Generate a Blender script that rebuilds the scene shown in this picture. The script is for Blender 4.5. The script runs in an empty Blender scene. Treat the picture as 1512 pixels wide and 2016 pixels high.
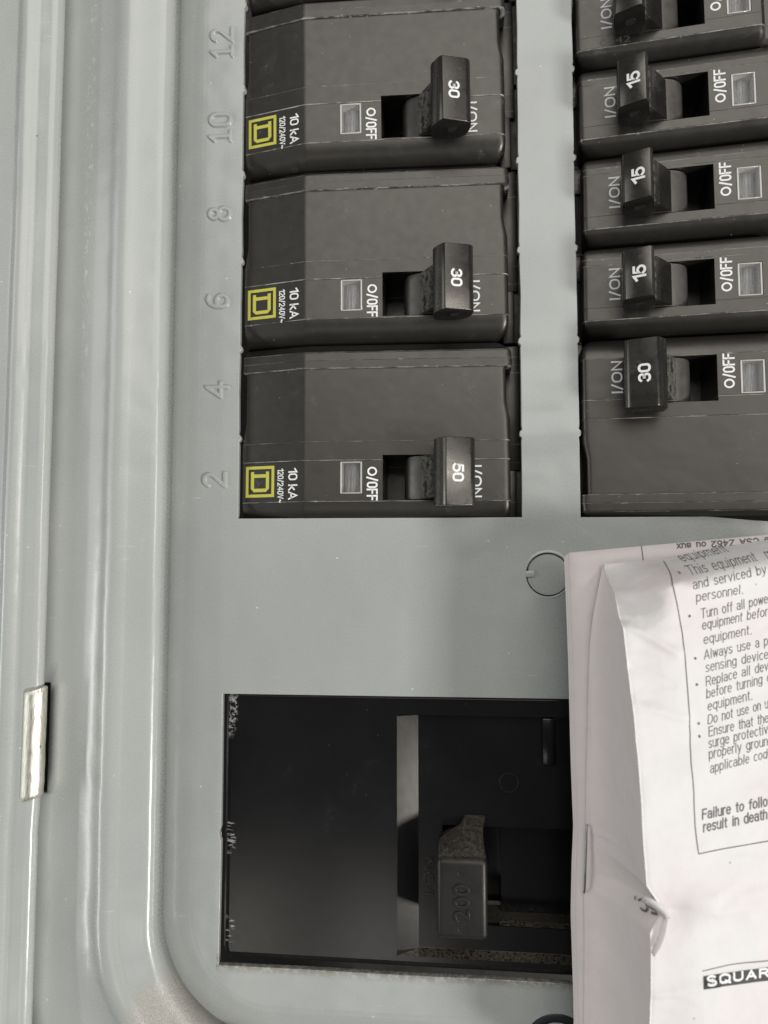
import bpy, bmesh, math, random
from mathutils import Vector, Matrix, noise
random.seed(7)
S = 0.01                      # every number below is in millimetres; 1 Blender unit = 100 mm
sc = bpy.context.scene
COL = sc.collection
R = math.radians

# ------------------------------------------------------------------ camera
cam_d = bpy.data.cameras.new('camera'); cam = bpy.data.objects.new('camera', cam_d); COL.objects.link(cam)
sc.camera = cam
cam_d.sensor_fit = 'VERTICAL'; cam_d.sensor_height = 36.0
cam_d.lens = 36.0 * 1456.0 / 2016.0
cam.location = (0, 0, 149.6 * S)
cam.rotation_mode = 'XYZ'; cam.rotation_euler = (0.0682, 0.0907, 0.0002)
cam_d.clip_start = 0.02; cam_d.clip_end = 200
cam_d.dof.use_dof = True; cam_d.dof.focus_distance = 1.475; cam_d.dof.aperture_fstop = 1.9
sc.render.resolution_x = 768; sc.render.resolution_y = 1024
sc.view_settings.view_transform = 'Standard'; sc.view_settings.look = 'None'
sc.view_settings.exposure = -0.15; sc.view_settings.gamma = 1.0

# ------------------------------------------------------------------ room light
world = bpy.data.worlds.new('World'); sc.world = world; world.use_nodes = True
bg = world.node_tree.nodes['Background']; bg.inputs[0].default_value = (0.95, 1.0, 1.04, 1); bg.inputs[1].default_value = 0.075
def area(name, loc, target, sx, sy, power, col):
    l = bpy.data.lights.new(name, 'AREA'); l.shape = 'RECTANGLE'; l.size = sx; l.size_y = sy
    l.energy = power; l.color = col
    o = bpy.data.objects.new(name, l); COL.objects.link(o); o.location = loc
    zz = (Vector(loc) - Vector(target)).normalized(); xx = Vector((0, 1, 0)).cross(zz).normalized(); yy = zz.cross(xx)
    o.rotation_euler = Matrix((xx, yy, zz)).transposed().to_euler()          # sx across, sy along world y
    return o
area('window_light', (6.3, 1.3, 8.9), (0, 0.2, 0), 2.3, 2.4, 200, (1.0, 0.97, 0.92))
area('low_window_light', (8.1, -4.0, 6.0), (0.2, -0.3, 0), 1.4, 1.6, 1040, (1.0, 0.99, 0.965))
area('ceiling_light', (1.4, 6.6, 10.2), (0, 0.3, 0), 10.6, 9.4, 820, (1.0, 0.98, 0.945))
area('door_window_light', (-9.5, 1.5, 4.2), (0, 0, 0), 4.5, 8.0, 230, (0.96, 1.0, 1.0))
area('added_glow_light', (-3.1, -5.6, 9.3), (0, -0.6, 0), 0.8, 1.7, 21, (1, 1, 0.95))  # unseen lamp, added for a soft glow on the main breaker face
area('added_glow_light', (-1.1, -5.7, 9.5), (0, -0.6, 0), 0.9, 1.5, 21, (1, 1, 1))  # second unseen lamp, added for the glow beside it
area('side_window_light', (-9.2, -2.8, 3.4), (0, -0.2, 0), 0.30, 6.0, 190, (0.98, 1.0, 0.98))

# ------------------------------------------------------------------ materials
def new_mat(name):
    m = bpy.data.materials.new(name); m.use_nodes = True
    nt = m.node_tree; b = nt.nodes['Principled BSDF']
    return m, nt, b
class NT:
    def __init__(s, nt):
        s.nt = nt
        tc = nt.nodes.new('ShaderNodeTexCoord'); mp = nt.nodes.new('ShaderNodeMapping')
        mp.inputs['Scale'].default_value = (100, 100, 100)
        nt.links.new(tc.outputs['Object'], mp.inputs['Vector']); s.mm = mp.outputs[0]
    def link(s, a, b): s.nt.links.new(a, b)
    def put(s, v, sock):
        if isinstance(v, (int, float)): sock.default_value = v
        elif isinstance(v, tuple): sock.default_value = v
        else: s.nt.links.new(v, sock)
    def vmap(s, scale, loc=(0, 0, 0)):
        mp = s.nt.nodes.new('ShaderNodeMapping'); mp.inputs['Scale'].default_value = scale; mp.inputs['Location'].default_value = loc
        s.link(s.mm, mp.inputs['Vector']); return mp.outputs[0]
    def noise(s, scale, detail=3, rough=0.5, vec=None):
        n = s.nt.nodes.new('ShaderNodeTexNoise'); n.inputs['Scale'].default_value = scale
        n.inputs['Detail'].default_value = detail; n.inputs['Roughness'].default_value = rough
        s.link(vec if vec else s.mm, n.inputs['Vector']); return n.outputs[0]
    def voro(s, scale, vec=None):
        n = s.nt.nodes.new('ShaderNodeTexVoronoi'); n.inputs['Scale'].default_value = scale
        s.link(vec if vec else s.mm, n.inputs['Vector']); return n
    def math(s, op, a, b=0.0, c=0.0, clamp=False):
        n = s.nt.nodes.new('ShaderNodeMath'); n.operation = op; n.use_clamp = clamp
        s.put(a, n.inputs[0]); s.put(b, n.inputs[1])
        if op in ('MULTIPLY_ADD', 'COMPARE', 'SMOOTH_MIN'): s.put(c, n.inputs[2])
        return n.outputs[0]
    def rng(s, v, a, b, c=0.0, d=1.0, smooth=True):
        n = s.nt.nodes.new('ShaderNodeMapRange'); n.interpolation_type = 'SMOOTHSTEP' if smooth else 'LINEAR'
        s.put(v, n.inputs[0])
        for i, x in enumerate((a, b, c, d)): n.inputs[i + 1].default_value = x
        return n.outputs[0]
    def mix(s, f, a, b):
        n = s.nt.nodes.new('ShaderNodeMix'); n.data_type = 'RGBA'
        s.put(f, n.inputs[0]); s.put(a, n.inputs[6]); s.put(b, n.inputs[7]); return n.outputs[2]
    def mixf(s, f, a, b):
        n = s.nt.nodes.new('ShaderNodeMix'); n.data_type = 'FLOAT'
        s.put(f, n.inputs[0]); s.put(a, n.inputs[2]); s.put(b, n.inputs[3]); return n.outputs[0]
    def xyz(s):
        n = s.nt.nodes.new('ShaderNodeSeparateXYZ'); s.link(s.mm, n.inputs[0]); return n.outputs
    def bump(s, h, strength, dist, normal=None):
        n = s.nt.nodes.new('ShaderNodeBump'); n.inputs['Strength'].default_value = strength; n.inputs['Distance'].default_value = dist
        s.put(h, n.inputs['Height'])
        if normal: s.link(normal, n.inputs['Normal'])
        return n.outputs[0]
    def specks(s, scale, r0, r1, keep, seed=0.0):
        """sparse small dots: 1 inside a dot"""
        v = s.voro(scale, s.vmap((1, 1, 1), (seed, seed * 1.7, 0)))
        d = s.rng(v.outputs['Distance'], r0, r1, 1, 0)
        sp = s.nt.nodes.new('ShaderNodeSeparateColor'); s.link(v.outputs['Color'], sp.inputs[0])
        return s.math('MULTIPLY', d, s.math('GREATER_THAN', sp.outputs[0], keep))

def paint_mat(name, extra=None, base=(0.345, 0.357, 0.345)):
    m, nt, b = new_mat(name); k = NT(nt)
    n1 = k.noise(0.03, 3); n2 = k.noise(2.2, 4, 0.6)
    c = k.mix(k.rng(n1, 0.35, 0.65), (base[0] * .96, base[1] * .97, base[2] * .96, 1), (base[0] * 1.03, base[1] * 1.03, base[2] * 1.02, 1))
    sp = k.specks(0.26, 0.03, 0.06, 0.60)
    c = k.mix(k.math('MULTIPLY', sp, 0.7), c, (0.75, 0.76, 0.74, 1))
    sp2 = k.specks(0.11, 0.015, 0.03, 0.7, 31.0)
    c = k.mix(k.math('MULTIPLY', sp2, 0.75), c, (0.07, 0.065, 0.06, 1))
    # hairline scratches
    w = k.noise(1.0, 2, 0.5, k.vmap((0.10, 1.6, 1), (3, 9, 0)))
    w2 = k.noise(0.12, 2)
    scr = k.math('MULTIPLY', k.rng(w, 0.70, 0.73), k.rng(w2, 0.55, 0.62))
    c = k.mix(k.math('MULTIPLY', scr, 0.45), c, (0.62, 0.64, 0.62, 1))
    h = k.noise(1.3, 2, 0.4); h2 = k.noise(0.06, 2)
    nrm = k.bump(h, 0.07, 0.0010); nrm = k.bump(h2, 0.35, 0.02, nrm)
    rough = k.rng(n2, 0.3, 0.7, 0.24, 0.34)
    if extra: c, rough, nrm = extra(k, c, rough, nrm)
    k.link(c, b.inputs['Base Color']); k.put(rough, b.inputs['Roughness']); k.link(nrm, b.inputs['Normal'])
    b.inputs['Coat Weight'].default_value = 0.45; b.inputs['Coat Roughness'].default_value = 0.2; k.link(nrm, b.inputs['Coat Normal'])
    return m

def cover_extra(k, c, rough, nrm):
    x, y, z = k.xyz()
    # brown grime along the lower edge of the main breaker opening
    n = k.noise(0.8, 4, 0.7)
    d = k.math('SUBTRACT', k.math('MULTIPLY_ADD', x, -0.004, -80.2), y)      # distance below the edge
    g = k.math('MULTIPLY', k.rng(d, -0.5, 1.9, 1, 0), k.rng(d, -2.5, -1.0, 0, 1))
    g = k.math('MULTIPLY', g, k.math('MULTIPLY', k.math('GREATER_THAN', x, -47.2), k.rng(n, 0.38, 0.56)))
    c = k.mix(k.math('MULTIPLY', g, 0.85), c, (0.16, 0.13, 0.095, 1))
    # gentle bends in the rail at each break-off tab
    t = k.math('FRACT', k.math('MULTIPLY', k.math('SUBTRACT', y, 26.0 - 9.525), 1 / 19.05))
    t = k.math('ABSOLUTE', k.math('SUBTRACT', t, 0.5))
    wv = k.rng(t, 0.0, 0.26, 1, 0)
    rail = k.math('MULTIPLY', k.math('LESS_THAN', k.math('ABSOLUTE', k.math('SUBTRACT', x, 19.9)), 9.0), k.math('GREATER_THAN', y, 18.0))
    wv = k.math('MULTIPLY', wv, rail)
    nrm = k.bump(wv, 0.35, 0.005, nrm)
    return c, rough, nrm

def trim_extra(k, c, rough, nrm):
    x, y, z = k.xyz()
    n = k.noise(0.5, 4, 0.7); n2 = k.noise(3.0, 3, 0.7)
    g = k.math('MULTIPLY', k.rng(y, -84.0, -79.0, 1, 0), k.rng(k.math('ADD', k.math('MULTIPLY', x, 1.0), k.math('MULTIPLY', k.math('SUBTRACT', y, -80.0), -0.45)), -61.5, -57.0, 0, 1))
    g = k.math('MULTIPLY', g, k.rng(n, 0.25, 0.5), clamp=True)
    dirt = k.mix(k.rng(n2, 0.4, 0.6), (0.38, 0.355, 0.32, 1), (0.47, 0.45, 0.41, 1))
    c = k.mix(g, c, dirt)
    # chalky rub marks running along the valley and the flat
    rub = k.noise(1.0, 4, 0.75, k.vmap((1.4, 0.55, 1), (2, 5, 0)))
    band = k.rng(k.math('ABSOLUTE', k.math('SUBTRACT', x, -76.6)), 0.2, 1.3, 1, 0)
    m1 = k.math('MULTIPLY', band, k.math('MULTIPLY', k.rng(rub, 0.54, 0.64), k.rng(y, 20.0, 55.0)))
    c = k.mix(k.math('MULTIPLY', m1, 0.6), c, (0.72, 0.73, 0.71, 1))
    rough = k.mixf(g, rough, 0.5)
    nrm = k.bump(k.math('MULTIPLY', n2, g), 0.5, 0.004, nrm)
    return c, rough, nrm

M = {}
M['cover'] = paint_mat('gray_cover_paint', cover_extra)
M['trim'] = paint_mat('gray_trim_paint', trim_extra, (0.405, 0.418, 0.402))
M['door'] = paint_mat('gray_door_paint', None, (0.405, 0.418, 0.402))

def plastic(name, base=(0.011, 0.010, 0.009), rough=(0.37, 0.42), seams=(), dust=1.0, extra=None, bumpd=0.0006, spec=1.0):
    m, nt, b = new_mat(name); k = NT(nt)
    oi = nt.nodes.new('ShaderNodeObjectInfo')
    x, y, z = k.xyz()
    off = k.math('MULTIPLY', oi.outputs['Random'], 300.0)
    cb = nt.nodes.new('ShaderNodeCombineXYZ'); k.link(off, cb.inputs[0]); k.link(off, cb.inputs[2])
    va = nt.nodes.new('ShaderNodeVectorMath'); va.operation = 'ADD'; k.link(k.mm, va.inputs[0]); k.link(cb.outputs[0], va.inputs[1])
    vec = va.outputs[0]
    def nz(s, d=3, r=0.5): return k.noise(s, d, r, vec)
    c = k.mix(k.rng(nz(0.08), 0.35, 0.65), tuple(v * 0.9 for v in base) + (1,), tuple(v * 1.15 for v in base) + (1,))
    sm = k.math('MULTIPLY', k.rng(nz(0.16, 4, 0.65), 0.60, 0.80), k.rng(nz(1.9, 4, 0.7), 0.42, 0.62))
    c = k.mix(k.math('MULTIPLY', sm, 0.28 * dust), c, (0.30, 0.29, 0.28, 1))
    for (sc_, r0, r1, keep, a) in ((0.5, 0.025, 0.06, 0.72, 0.7), (1.5, 0.03, 0.08, 0.84, 0.40)):
        v = k.voro(sc_, vec); d = k.rng(v.outputs['Distance'], r0, r1, 1, 0)
        sp = nt.nodes.new('ShaderNodeSeparateColor'); k.link(v.outputs['Color'], sp.inputs[0])
        kk = k.math('MULTIPLY', d, k.math('GREATER_THAN', sp.outputs[0], keep))
        c = k.mix(k.math('MULTIPLY', kk, a * dust), c, (0.48, 0.46, 0.43, 1))
    if seams:
        wob = k.math('MULTIPLY', k.math('SUBTRACT', nz(1.1, 3), 0.5), 0.08)
        th = k.rng(nz(0.22, 4, 0.7), 0.38, 0.64, 0.15, 1.0)
        hot = k.rng(nz(0.45, 3, 0.7), 0.60, 0.70)
        for (sy, wdt, a) in seams:
            d = k.math('ABSOLUTE', k.math('ADD', k.math('SUBTRACT', y, sy), wob))
            line = k.rng(d, wdt * 0.4, wdt, 1, 0)
            blob = k.math('MULTIPLY', k.rng(d, wdt, wdt * 3.2, 1, 0), hot)
            al = k.math('MULTIPLY', k.math('MAXIMUM', k.math('MULTIPLY', line, th), k.math('MULTIPLY', blob, 0.7)), a)
            c = k.mix(al, c, (0.48, 0.46, 0.43, 1))
    r = k.rng(nz(0.5, 4, 0.6), 0.3, 0.7, rough[0], rough[1])
    r = k.math('ADD', r, k.math('MULTIPLY', sm, 0.15 * min(1.0, dust)))
    nrm = k.bump(nz(7.0, 3, 0.6), 0.22 if extra is None else 0.10, bumpd)
    nrm = k.bump(nz(0.12, 2, 0.5), 0.25, 0.006 if extra is None else 0.0004, nrm)
    if extra: c, r, nrm = extra(k, c, r, nrm, vec)
    k.link(c, b.inputs['Base Color']); k.put(r, b.inputs['Roughness']); k.link(nrm, b.inputs['Normal'])
    b.inputs['Specular IOR Level'].default_value = spec; b.inputs['Specular Tint'].default_value = (1.0, 0.94, 0.86, 1)
    return m
SEAM2 = ((4.8, 0.07, 0.8), (13.2, 0.09, 0.9), (17.05, 0.07, 0.7), (32.2, 0.09, 0.9), (33.9, 0.06, 0.7), (35.6, 0.07, 0.6))
SEAM1 = ((4.6, 0.08, 0.8), (3.2, 0.12, 0.8), (16.0, 0.09, 0.7), (13.4, 0.05, 0.3))
M['black2'] = plastic('black_breaker_plastic', seams=SEAM2)
M['black1'] = plastic('black_narrow_breaker_plastic', seams=SEAM1, dust=1.2)
def worn(k, c, r, nrm, vec):
    g = k.nt.nodes.new('ShaderNodeNewGeometry')
    e = k.math('MULTIPLY', k.rng(g.outputs['Pointiness'], 0.56, 0.66), k.rng(k.noise(1.2, 4, 0.7), 0.35, 0.6))
    c = k.mix(k.math('MULTIPLY', e, 0.5), c, (0.26, 0.25, 0.22, 1))
    return c, r, nrm
M['handle'] = plastic('black_handle_plastic', base=(0.013, 0.012, 0.011), rough=(0.24, 0.32), dust=0.8, extra=worn)
M['lever'] = plastic('gray_black_lever_plastic', base=(0.05, 0.046, 0.043), rough=(0.32, 0.5), dust=0.8)
def main_extra(k, c, r, nrm, vec):
    x, y, z = k.xyz()
    n = k.noise(1.3, 5, 0.75, k.vmap((1.0, 1.0, 1), (4, 4, 0))); st = k.noise(1.0, 4, 0.7, k.vmap((0.5, 2.2, 1), (1, 8, 0)))
    edge = k.rng(x, -45.9, -42.8, 1, 0)
    a1 = k.math('MULTIPLY', k.rng(y, -39.0, -30.0), k.rng(n, 0.47, 0.56))
    a2 = k.math('MULTIPLY', k.rng(k.math('ABSOLUTE', k.math('SUBTRACT', y, -55.5)), 1.5, 4.5, 1, 0), k.rng(st, 0.50, 0.57))
    a3 = k.math('MULTIPLY', k.rng(k.math('ABSOLUTE', k.math('SUBTRACT', y, -74.0)), 1.5, 4.0, 1, 0), k.rng(st, 0.52, 0.60))
    a = k.math('MULTIPLY', edge, k.math('MAXIMUM', a1, k.math('MAXIMUM', a2, a3)))
    a = k.math('MULTIPLY', k.math('MULTIPLY', k.rng(a, 0.15, 0.5), k.rng(x, -45.9, -45.4)), 0.85)
    c = k.mix(k.math('MULTIPLY', a, 0.85), c, (0.40, 0.38, 0.38, 1))
    # dust lying on the upward facing ledges of the recess
    g = k.nt.nodes.new('ShaderNodeNewGeometry'); s = k.nt.nodes.new('ShaderNodeSeparateXYZ'); k.link(g.outputs['True Normal'], s.inputs[0])
    up = k.math('MULTIPLY', k.rng(s.outputs[1], 0.35, 0.6), k.rng(k.noise(2.4, 4, 0.75), 0.36, 0.62))
    c = k.mix(k.math('MULTIPLY', up, 0.9), c, (0.075, 0.064, 0.047, 1))
    r = k.mixf(up, r, 0.9)
    return c, r, nrm
M['main'] = plastic('black_main_breaker_plastic', base=(0.006, 0.006, 0.0068), rough=(0.20, 0.215), dust=0.22, extra=main_extra, spec=0.5)
def mh_extra(k, c, r, nrm, vec):
    x, y, z = k.xyz()
    top = k.math('MULTIPLY', k.rng(y, 6.9, 7.7), k.rng(k.noise(1.2, 5, 0.8), 0.36, 0.62))
    c = k.mix(top, c, k.mix(k.rng(k.noise(9.0, 3, 0.75), 0.55, 0.68), (0.055, 0.047, 0.036, 1), (0.36, 0.32, 0.25, 1)))
    return c, k.mixf(top, r, 0.9), k.bump(k.math('MULTIPLY', k.noise(3.5, 3, 0.7), top), 0.8, 0.004, nrm)
M['main_handle'] = plastic('black_main_handle_plastic', base=(0.012, 0.012, 0.012), rough=(0.38, 0.46), dust=0.5, extra=mh_extra, spec=0.45)
M['deep'] = plastic('dark_interior_plastic', base=(0.010, 0.010, 0.011), rough=(0.5, 0.7), dust=0.3)

def simple(name, col, rough=0.5, metal=0.0, bumps=None, var=0.06, spec=0.5):
    m, nt, b = new_mat(name); k = NT(nt)
    c = k.mix(k.noise(0.9, 4, 0.6), tuple(v * (1 - var) for v in col) + (1,), tuple(v * (1 + var) for v in col) + (1,))
    k.link(c, b.inputs['Base Color']); b.inputs['Roughness'].default_value = rough; b.inputs['Metallic'].default_value = metal
    b.inputs['Specular IOR Level'].default_value = spec
    if bumps: k.link(k.bump(k.noise(bumps[0], 4, 0.6), bumps[1], bumps[2]), b.inputs['Normal'])
    return m
M['white_ink'] = simple('white_print', (0.80, 0.80, 0.79), 0.55, var=0.08)
M['faded_ink'] = simple('faded_gray_print', (0.07, 0.065, 0.06), 0.6, var=0.4)
M['yellow_ink'] = simple('yellow_print', (0.52, 0.49, 0.075), 0.5, var=0.12)
M['black_ink'] = simple('gray_black_ink', (0.13, 0.125, 0.13), 0.7, var=0.2)
M['box_ink'] = simple('black_ink', (0.018, 0.017, 0.018), 0.6, var=0.2)
M['bare'] = simple('bare_sheared_steel', (0.42, 0.36, 0.26), 0.4, 0.6, (3, 0.5, 0.002), 0.3)
M['staple'] = simple('staple_wire', (0.30, 0.31, 0.32), 0.35, 1.0)
M['screw'] = simple('dark_screw_steel', (0.05, 0.053, 0.056), 0.4, 0.8)

def zinc():
    m, nt, b = new_mat('zinc_plated_steel'); k = NT(nt)
    st = k.noise(1.0, 5, 0.7, k.vmap((3.5, 0.5, 3.5)))
    c = k.mix(k.rng(st, 0.35, 0.65), (0.62, 0.56, 0.44, 1), (0.80, 0.80, 0.76, 1))
    c = k.mix(k.specks(0.5, 0.05, 0.12, 0.9, 4.0), c, (0.10, 0.09, 0.07, 1))
    k.link(c, b.inputs['Base Color']); b.inputs['Metallic'].default_value = 0.85
    k.link(k.rng(st, 0.3, 0.7, 0.30, 0.48), b.inputs['Roughness'])
    k.link(k.bump(st, 0.35, 0.003), b.inputs['Normal'])
    return m
M['zinc'] = zinc()

def lens(name, col, alpha, rough):
    m, nt, b = new_mat(name)
    b.inputs['Base Color'].default_value = col + (1,); b.inputs['Alpha'].default_value = alpha
    b.inputs['Roughness'].default_value = rough; b.inputs['Specular IOR Level'].default_value = 0.8
    return m
M['lens'] = lens('clear_plastic', (0.3, 0.3, 0.3), 0.14, 0.12)
M['rim'] = lens('clear_plastic_edge', (0.80, 0.78, 0.74), 0.6, 0.12)
def barrel():
    m, nt, b = new_mat('gray_indicator_barrel'); k = NT(nt)
    st = k.noise(1.0, 3, 0.6, k.vmap((2.6, 0.25, 1)))
    oi = nt.nodes.new('ShaderNodeObjectInfo')
    c = k.mix(k.rng(st, 0.3, 0.7), (0.15, 0.147, 0.14, 1), (0.46, 0.45, 0.43, 1))
    k.link(c, b.inputs['Base Color']); b.inputs['Roughness'].default_value = 0.35
    return m
M['barrel'] = barrel()

def paper(name, a, bcol):
    m, nt, b = new_mat(name); k = NT(nt)
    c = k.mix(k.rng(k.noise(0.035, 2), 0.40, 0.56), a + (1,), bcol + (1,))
    c = k.mix(k.math('MULTIPLY', k.rng(k.noise(2.5, 4, 0.7), 0.3, 0.7), 0.05), c, (0.5, 0.47, 0.45, 1))
    c = k.mix(k.math('MULTIPLY', k.specks(0.15, 0.02, 0.035, 0.8, 8.0), 0.6), c, (0.2, 0.18, 0.17, 1))
    k.link(c, b.inputs['Base Color']); b.inputs['Roughness'].default_value = 0.75; b.inputs['Specular IOR Level'].default_value = 0.25
    nrm = k.bump(k.noise(2.0, 4, 0.6), 0.08, 0.0012); nrm = k.bump(k.noise(0.14, 3, 0.45), 0.35, 0.02, nrm)
    k.link(nrm, b.inputs['Normal'])
    b.inputs['Subsurface Weight'].default_value = 0.0
    return m
M['paper'] = paper('white_paper', (0.72, 0.655, 0.65), (0.72, 0.70, 0.69))  # pink blotches paint a colour cast of the light into white paper
M['paper_pink_cast'] = paper('pink_cast_paper', (0.68, 0.605, 0.60), (0.70, 0.635, 0.62))  # same paper, pinker: the light's colour cast put into its colour

# ------------------------------------------------------------------ helpers
def finish(bm, name, mat, parent=None, smooth=30.0, mesh=None):
    if mesh is None:
        mesh = bpy.data.meshes.new(name)
        bmesh.ops.recalc_face_normals(bm, faces=bm.faces)
        bm.to_mesh(mesh); bm.free()
        if smooth:
            for p in mesh.polygons: p.use_smooth = True
            mesh.set_sharp_from_angle(angle=R(smooth))
        mesh.materials.append(M[mat])
    o = bpy.data.objects.new(name, mesh); COL.objects.link(o)
    if parent: o.parent = parent
    return o
def mm(v): return Vector(v) * S
def thing(name, label, cat, loc=(0, 0, 0), rot=(0, 0, 0), group=None, kind=None):
    o = bpy.data.objects.new(name, None); COL.objects.link(o)
    o.location = mm(loc); o.rotation_euler = rot; o.empty_display_size = 0.02
    tag(o, label, cat, group, kind); return o
def tag(o, label=None, cat=None, group=None, kind=None):
    if label: o['label'] = label
    if cat: o['category'] = cat
    if group: o['group'] = group
    if kind: o['kind'] = kind
    return o
def add_poly_prism(bm, pts, a, b, axis='y', bevel=0.0, seg=2):
    """pts: 2D outline; extruded from a to b along axis. axis y: pts are (x,z); axis z: pts are (x,y)"""
    def P(p, t): return mm((p[0], t, p[1])) if axis == 'y' else mm((p[0], p[1], t))
    va = [bm.verts.new(P(p, a)) for p in pts]; vb = [bm.verts.new(P(p, b)) for p in pts]
    fs = [bm.faces.new(va), bm.faces.new(vb[::-1])]
    n = len(pts)
    for i in range(n): fs.append(bm.faces.new((va[i], vb[i], vb[(i + 1) % n], va[(i + 1) % n])))
    if bevel:
        es = list({e for f in fs[:2] for e in f.edges})
        bmesh.ops.bevel(bm, geom=es, offset=bevel * S, segments=seg, affect='EDGES', profile=0.5)
def add_box(bm, x0, x1, y0, y1, z0, z1, bevel=0.0, seg=2):
    vs = [bm.verts.new(mm((x, y, z))) for z in (z0, z1) for y in (y0, y1) for x in (x0, x1)]
    fs = [bm.faces.new([vs[i] for i in q]) for q in ((0, 2, 3, 1), (4, 5, 7, 6), (0, 1, 5, 4), (2, 6, 7, 3), (0, 4, 6, 2), (1, 3, 7, 5))]
    if bevel:
        bmesh.ops.bevel(bm, geom=list({e for f in fs for e in f.edges}), offset=bevel * S, segments=seg, affect='EDGES', profile=0.5)
def arc(cx, cy, r, a0, a1, n): return [(cx + r * math.cos(R(a0 + (a1 - a0) * i / n)), cy + r * math.sin(R(a0 + (a1 - a0) * i / n))) for i in range(n + 1)]

_txt = {}
def text_mesh(body, bold=0.0, ext=0.0, bev=0.0, space=1.0):
    key = (body, bold, ext, bev, space)
    if key in _txt: return _txt[key]
    cu = bpy.data.curves.new('lettering', 'FONT'); cu.body = body; cu.size = 1.0; cu.offset = bold
    cu.extrude = ext; cu.bevel_depth = bev; cu.bevel_resolution = 1; cu.resolution_u = 5; cu.space_character = space
    o = bpy.data.objects.new('tmp', cu); COL.objects.link(o)
    dg = bpy.context.evaluated_depsgraph_get(); dg.update()
    me = bpy.data.meshes.new_from_object(o.evaluated_get(dg))
    bpy.data.objects.remove(o); bpy.data.curves.remove(cu)
    xs = [v.co.x for v in me.vertices]; ys = [v.co.y for v in me.vertices]
    _txt[key] = (me, min(xs), max(xs), min(ys), max(ys)); return _txt[key]
def letters(body, mat, parent, cx, cy, length, cap, ang, zf, bold=0.01, ext=0.0, bev=0.0, name='lettering', zs=1.0, space=1.0):
    """flat print: centred on (cx,cy) mm, total length and cap height in mm, reading angle, laid on height zf(x,y)"""
    me, x0, x1, y0, y1 = text_mesh(body, bold, ext, bev, space)
    sx = length / (x1 - x0); sy = cap / (y1 - y0)
    ca, sa = math.cos(R(ang)), math.sin(R(ang))
    bm = bmesh.new(); bm.from_mesh(me)
    for v in bm.verts:
        u = (v.co.x - (x0 + x1) / 2) * sx; w = (v.co.y - (y0 + y1) / 2) * sy
        x = cx + u * ca - w * sa; y = cy + u * sa + w * ca
        v.co = mm((x, y, zf(x, y) + v.co.z * zs))
    m2 = bpy.data.meshes.new('lettering'); bm.to_mesh(m2); bm.free()
    m2.materials.clear(); m2.materials.append(M[mat])
    o = bpy.data.objects.new(name, m2); COL.objects.link(o)
    if parent: o.parent = parent
    return o

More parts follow.
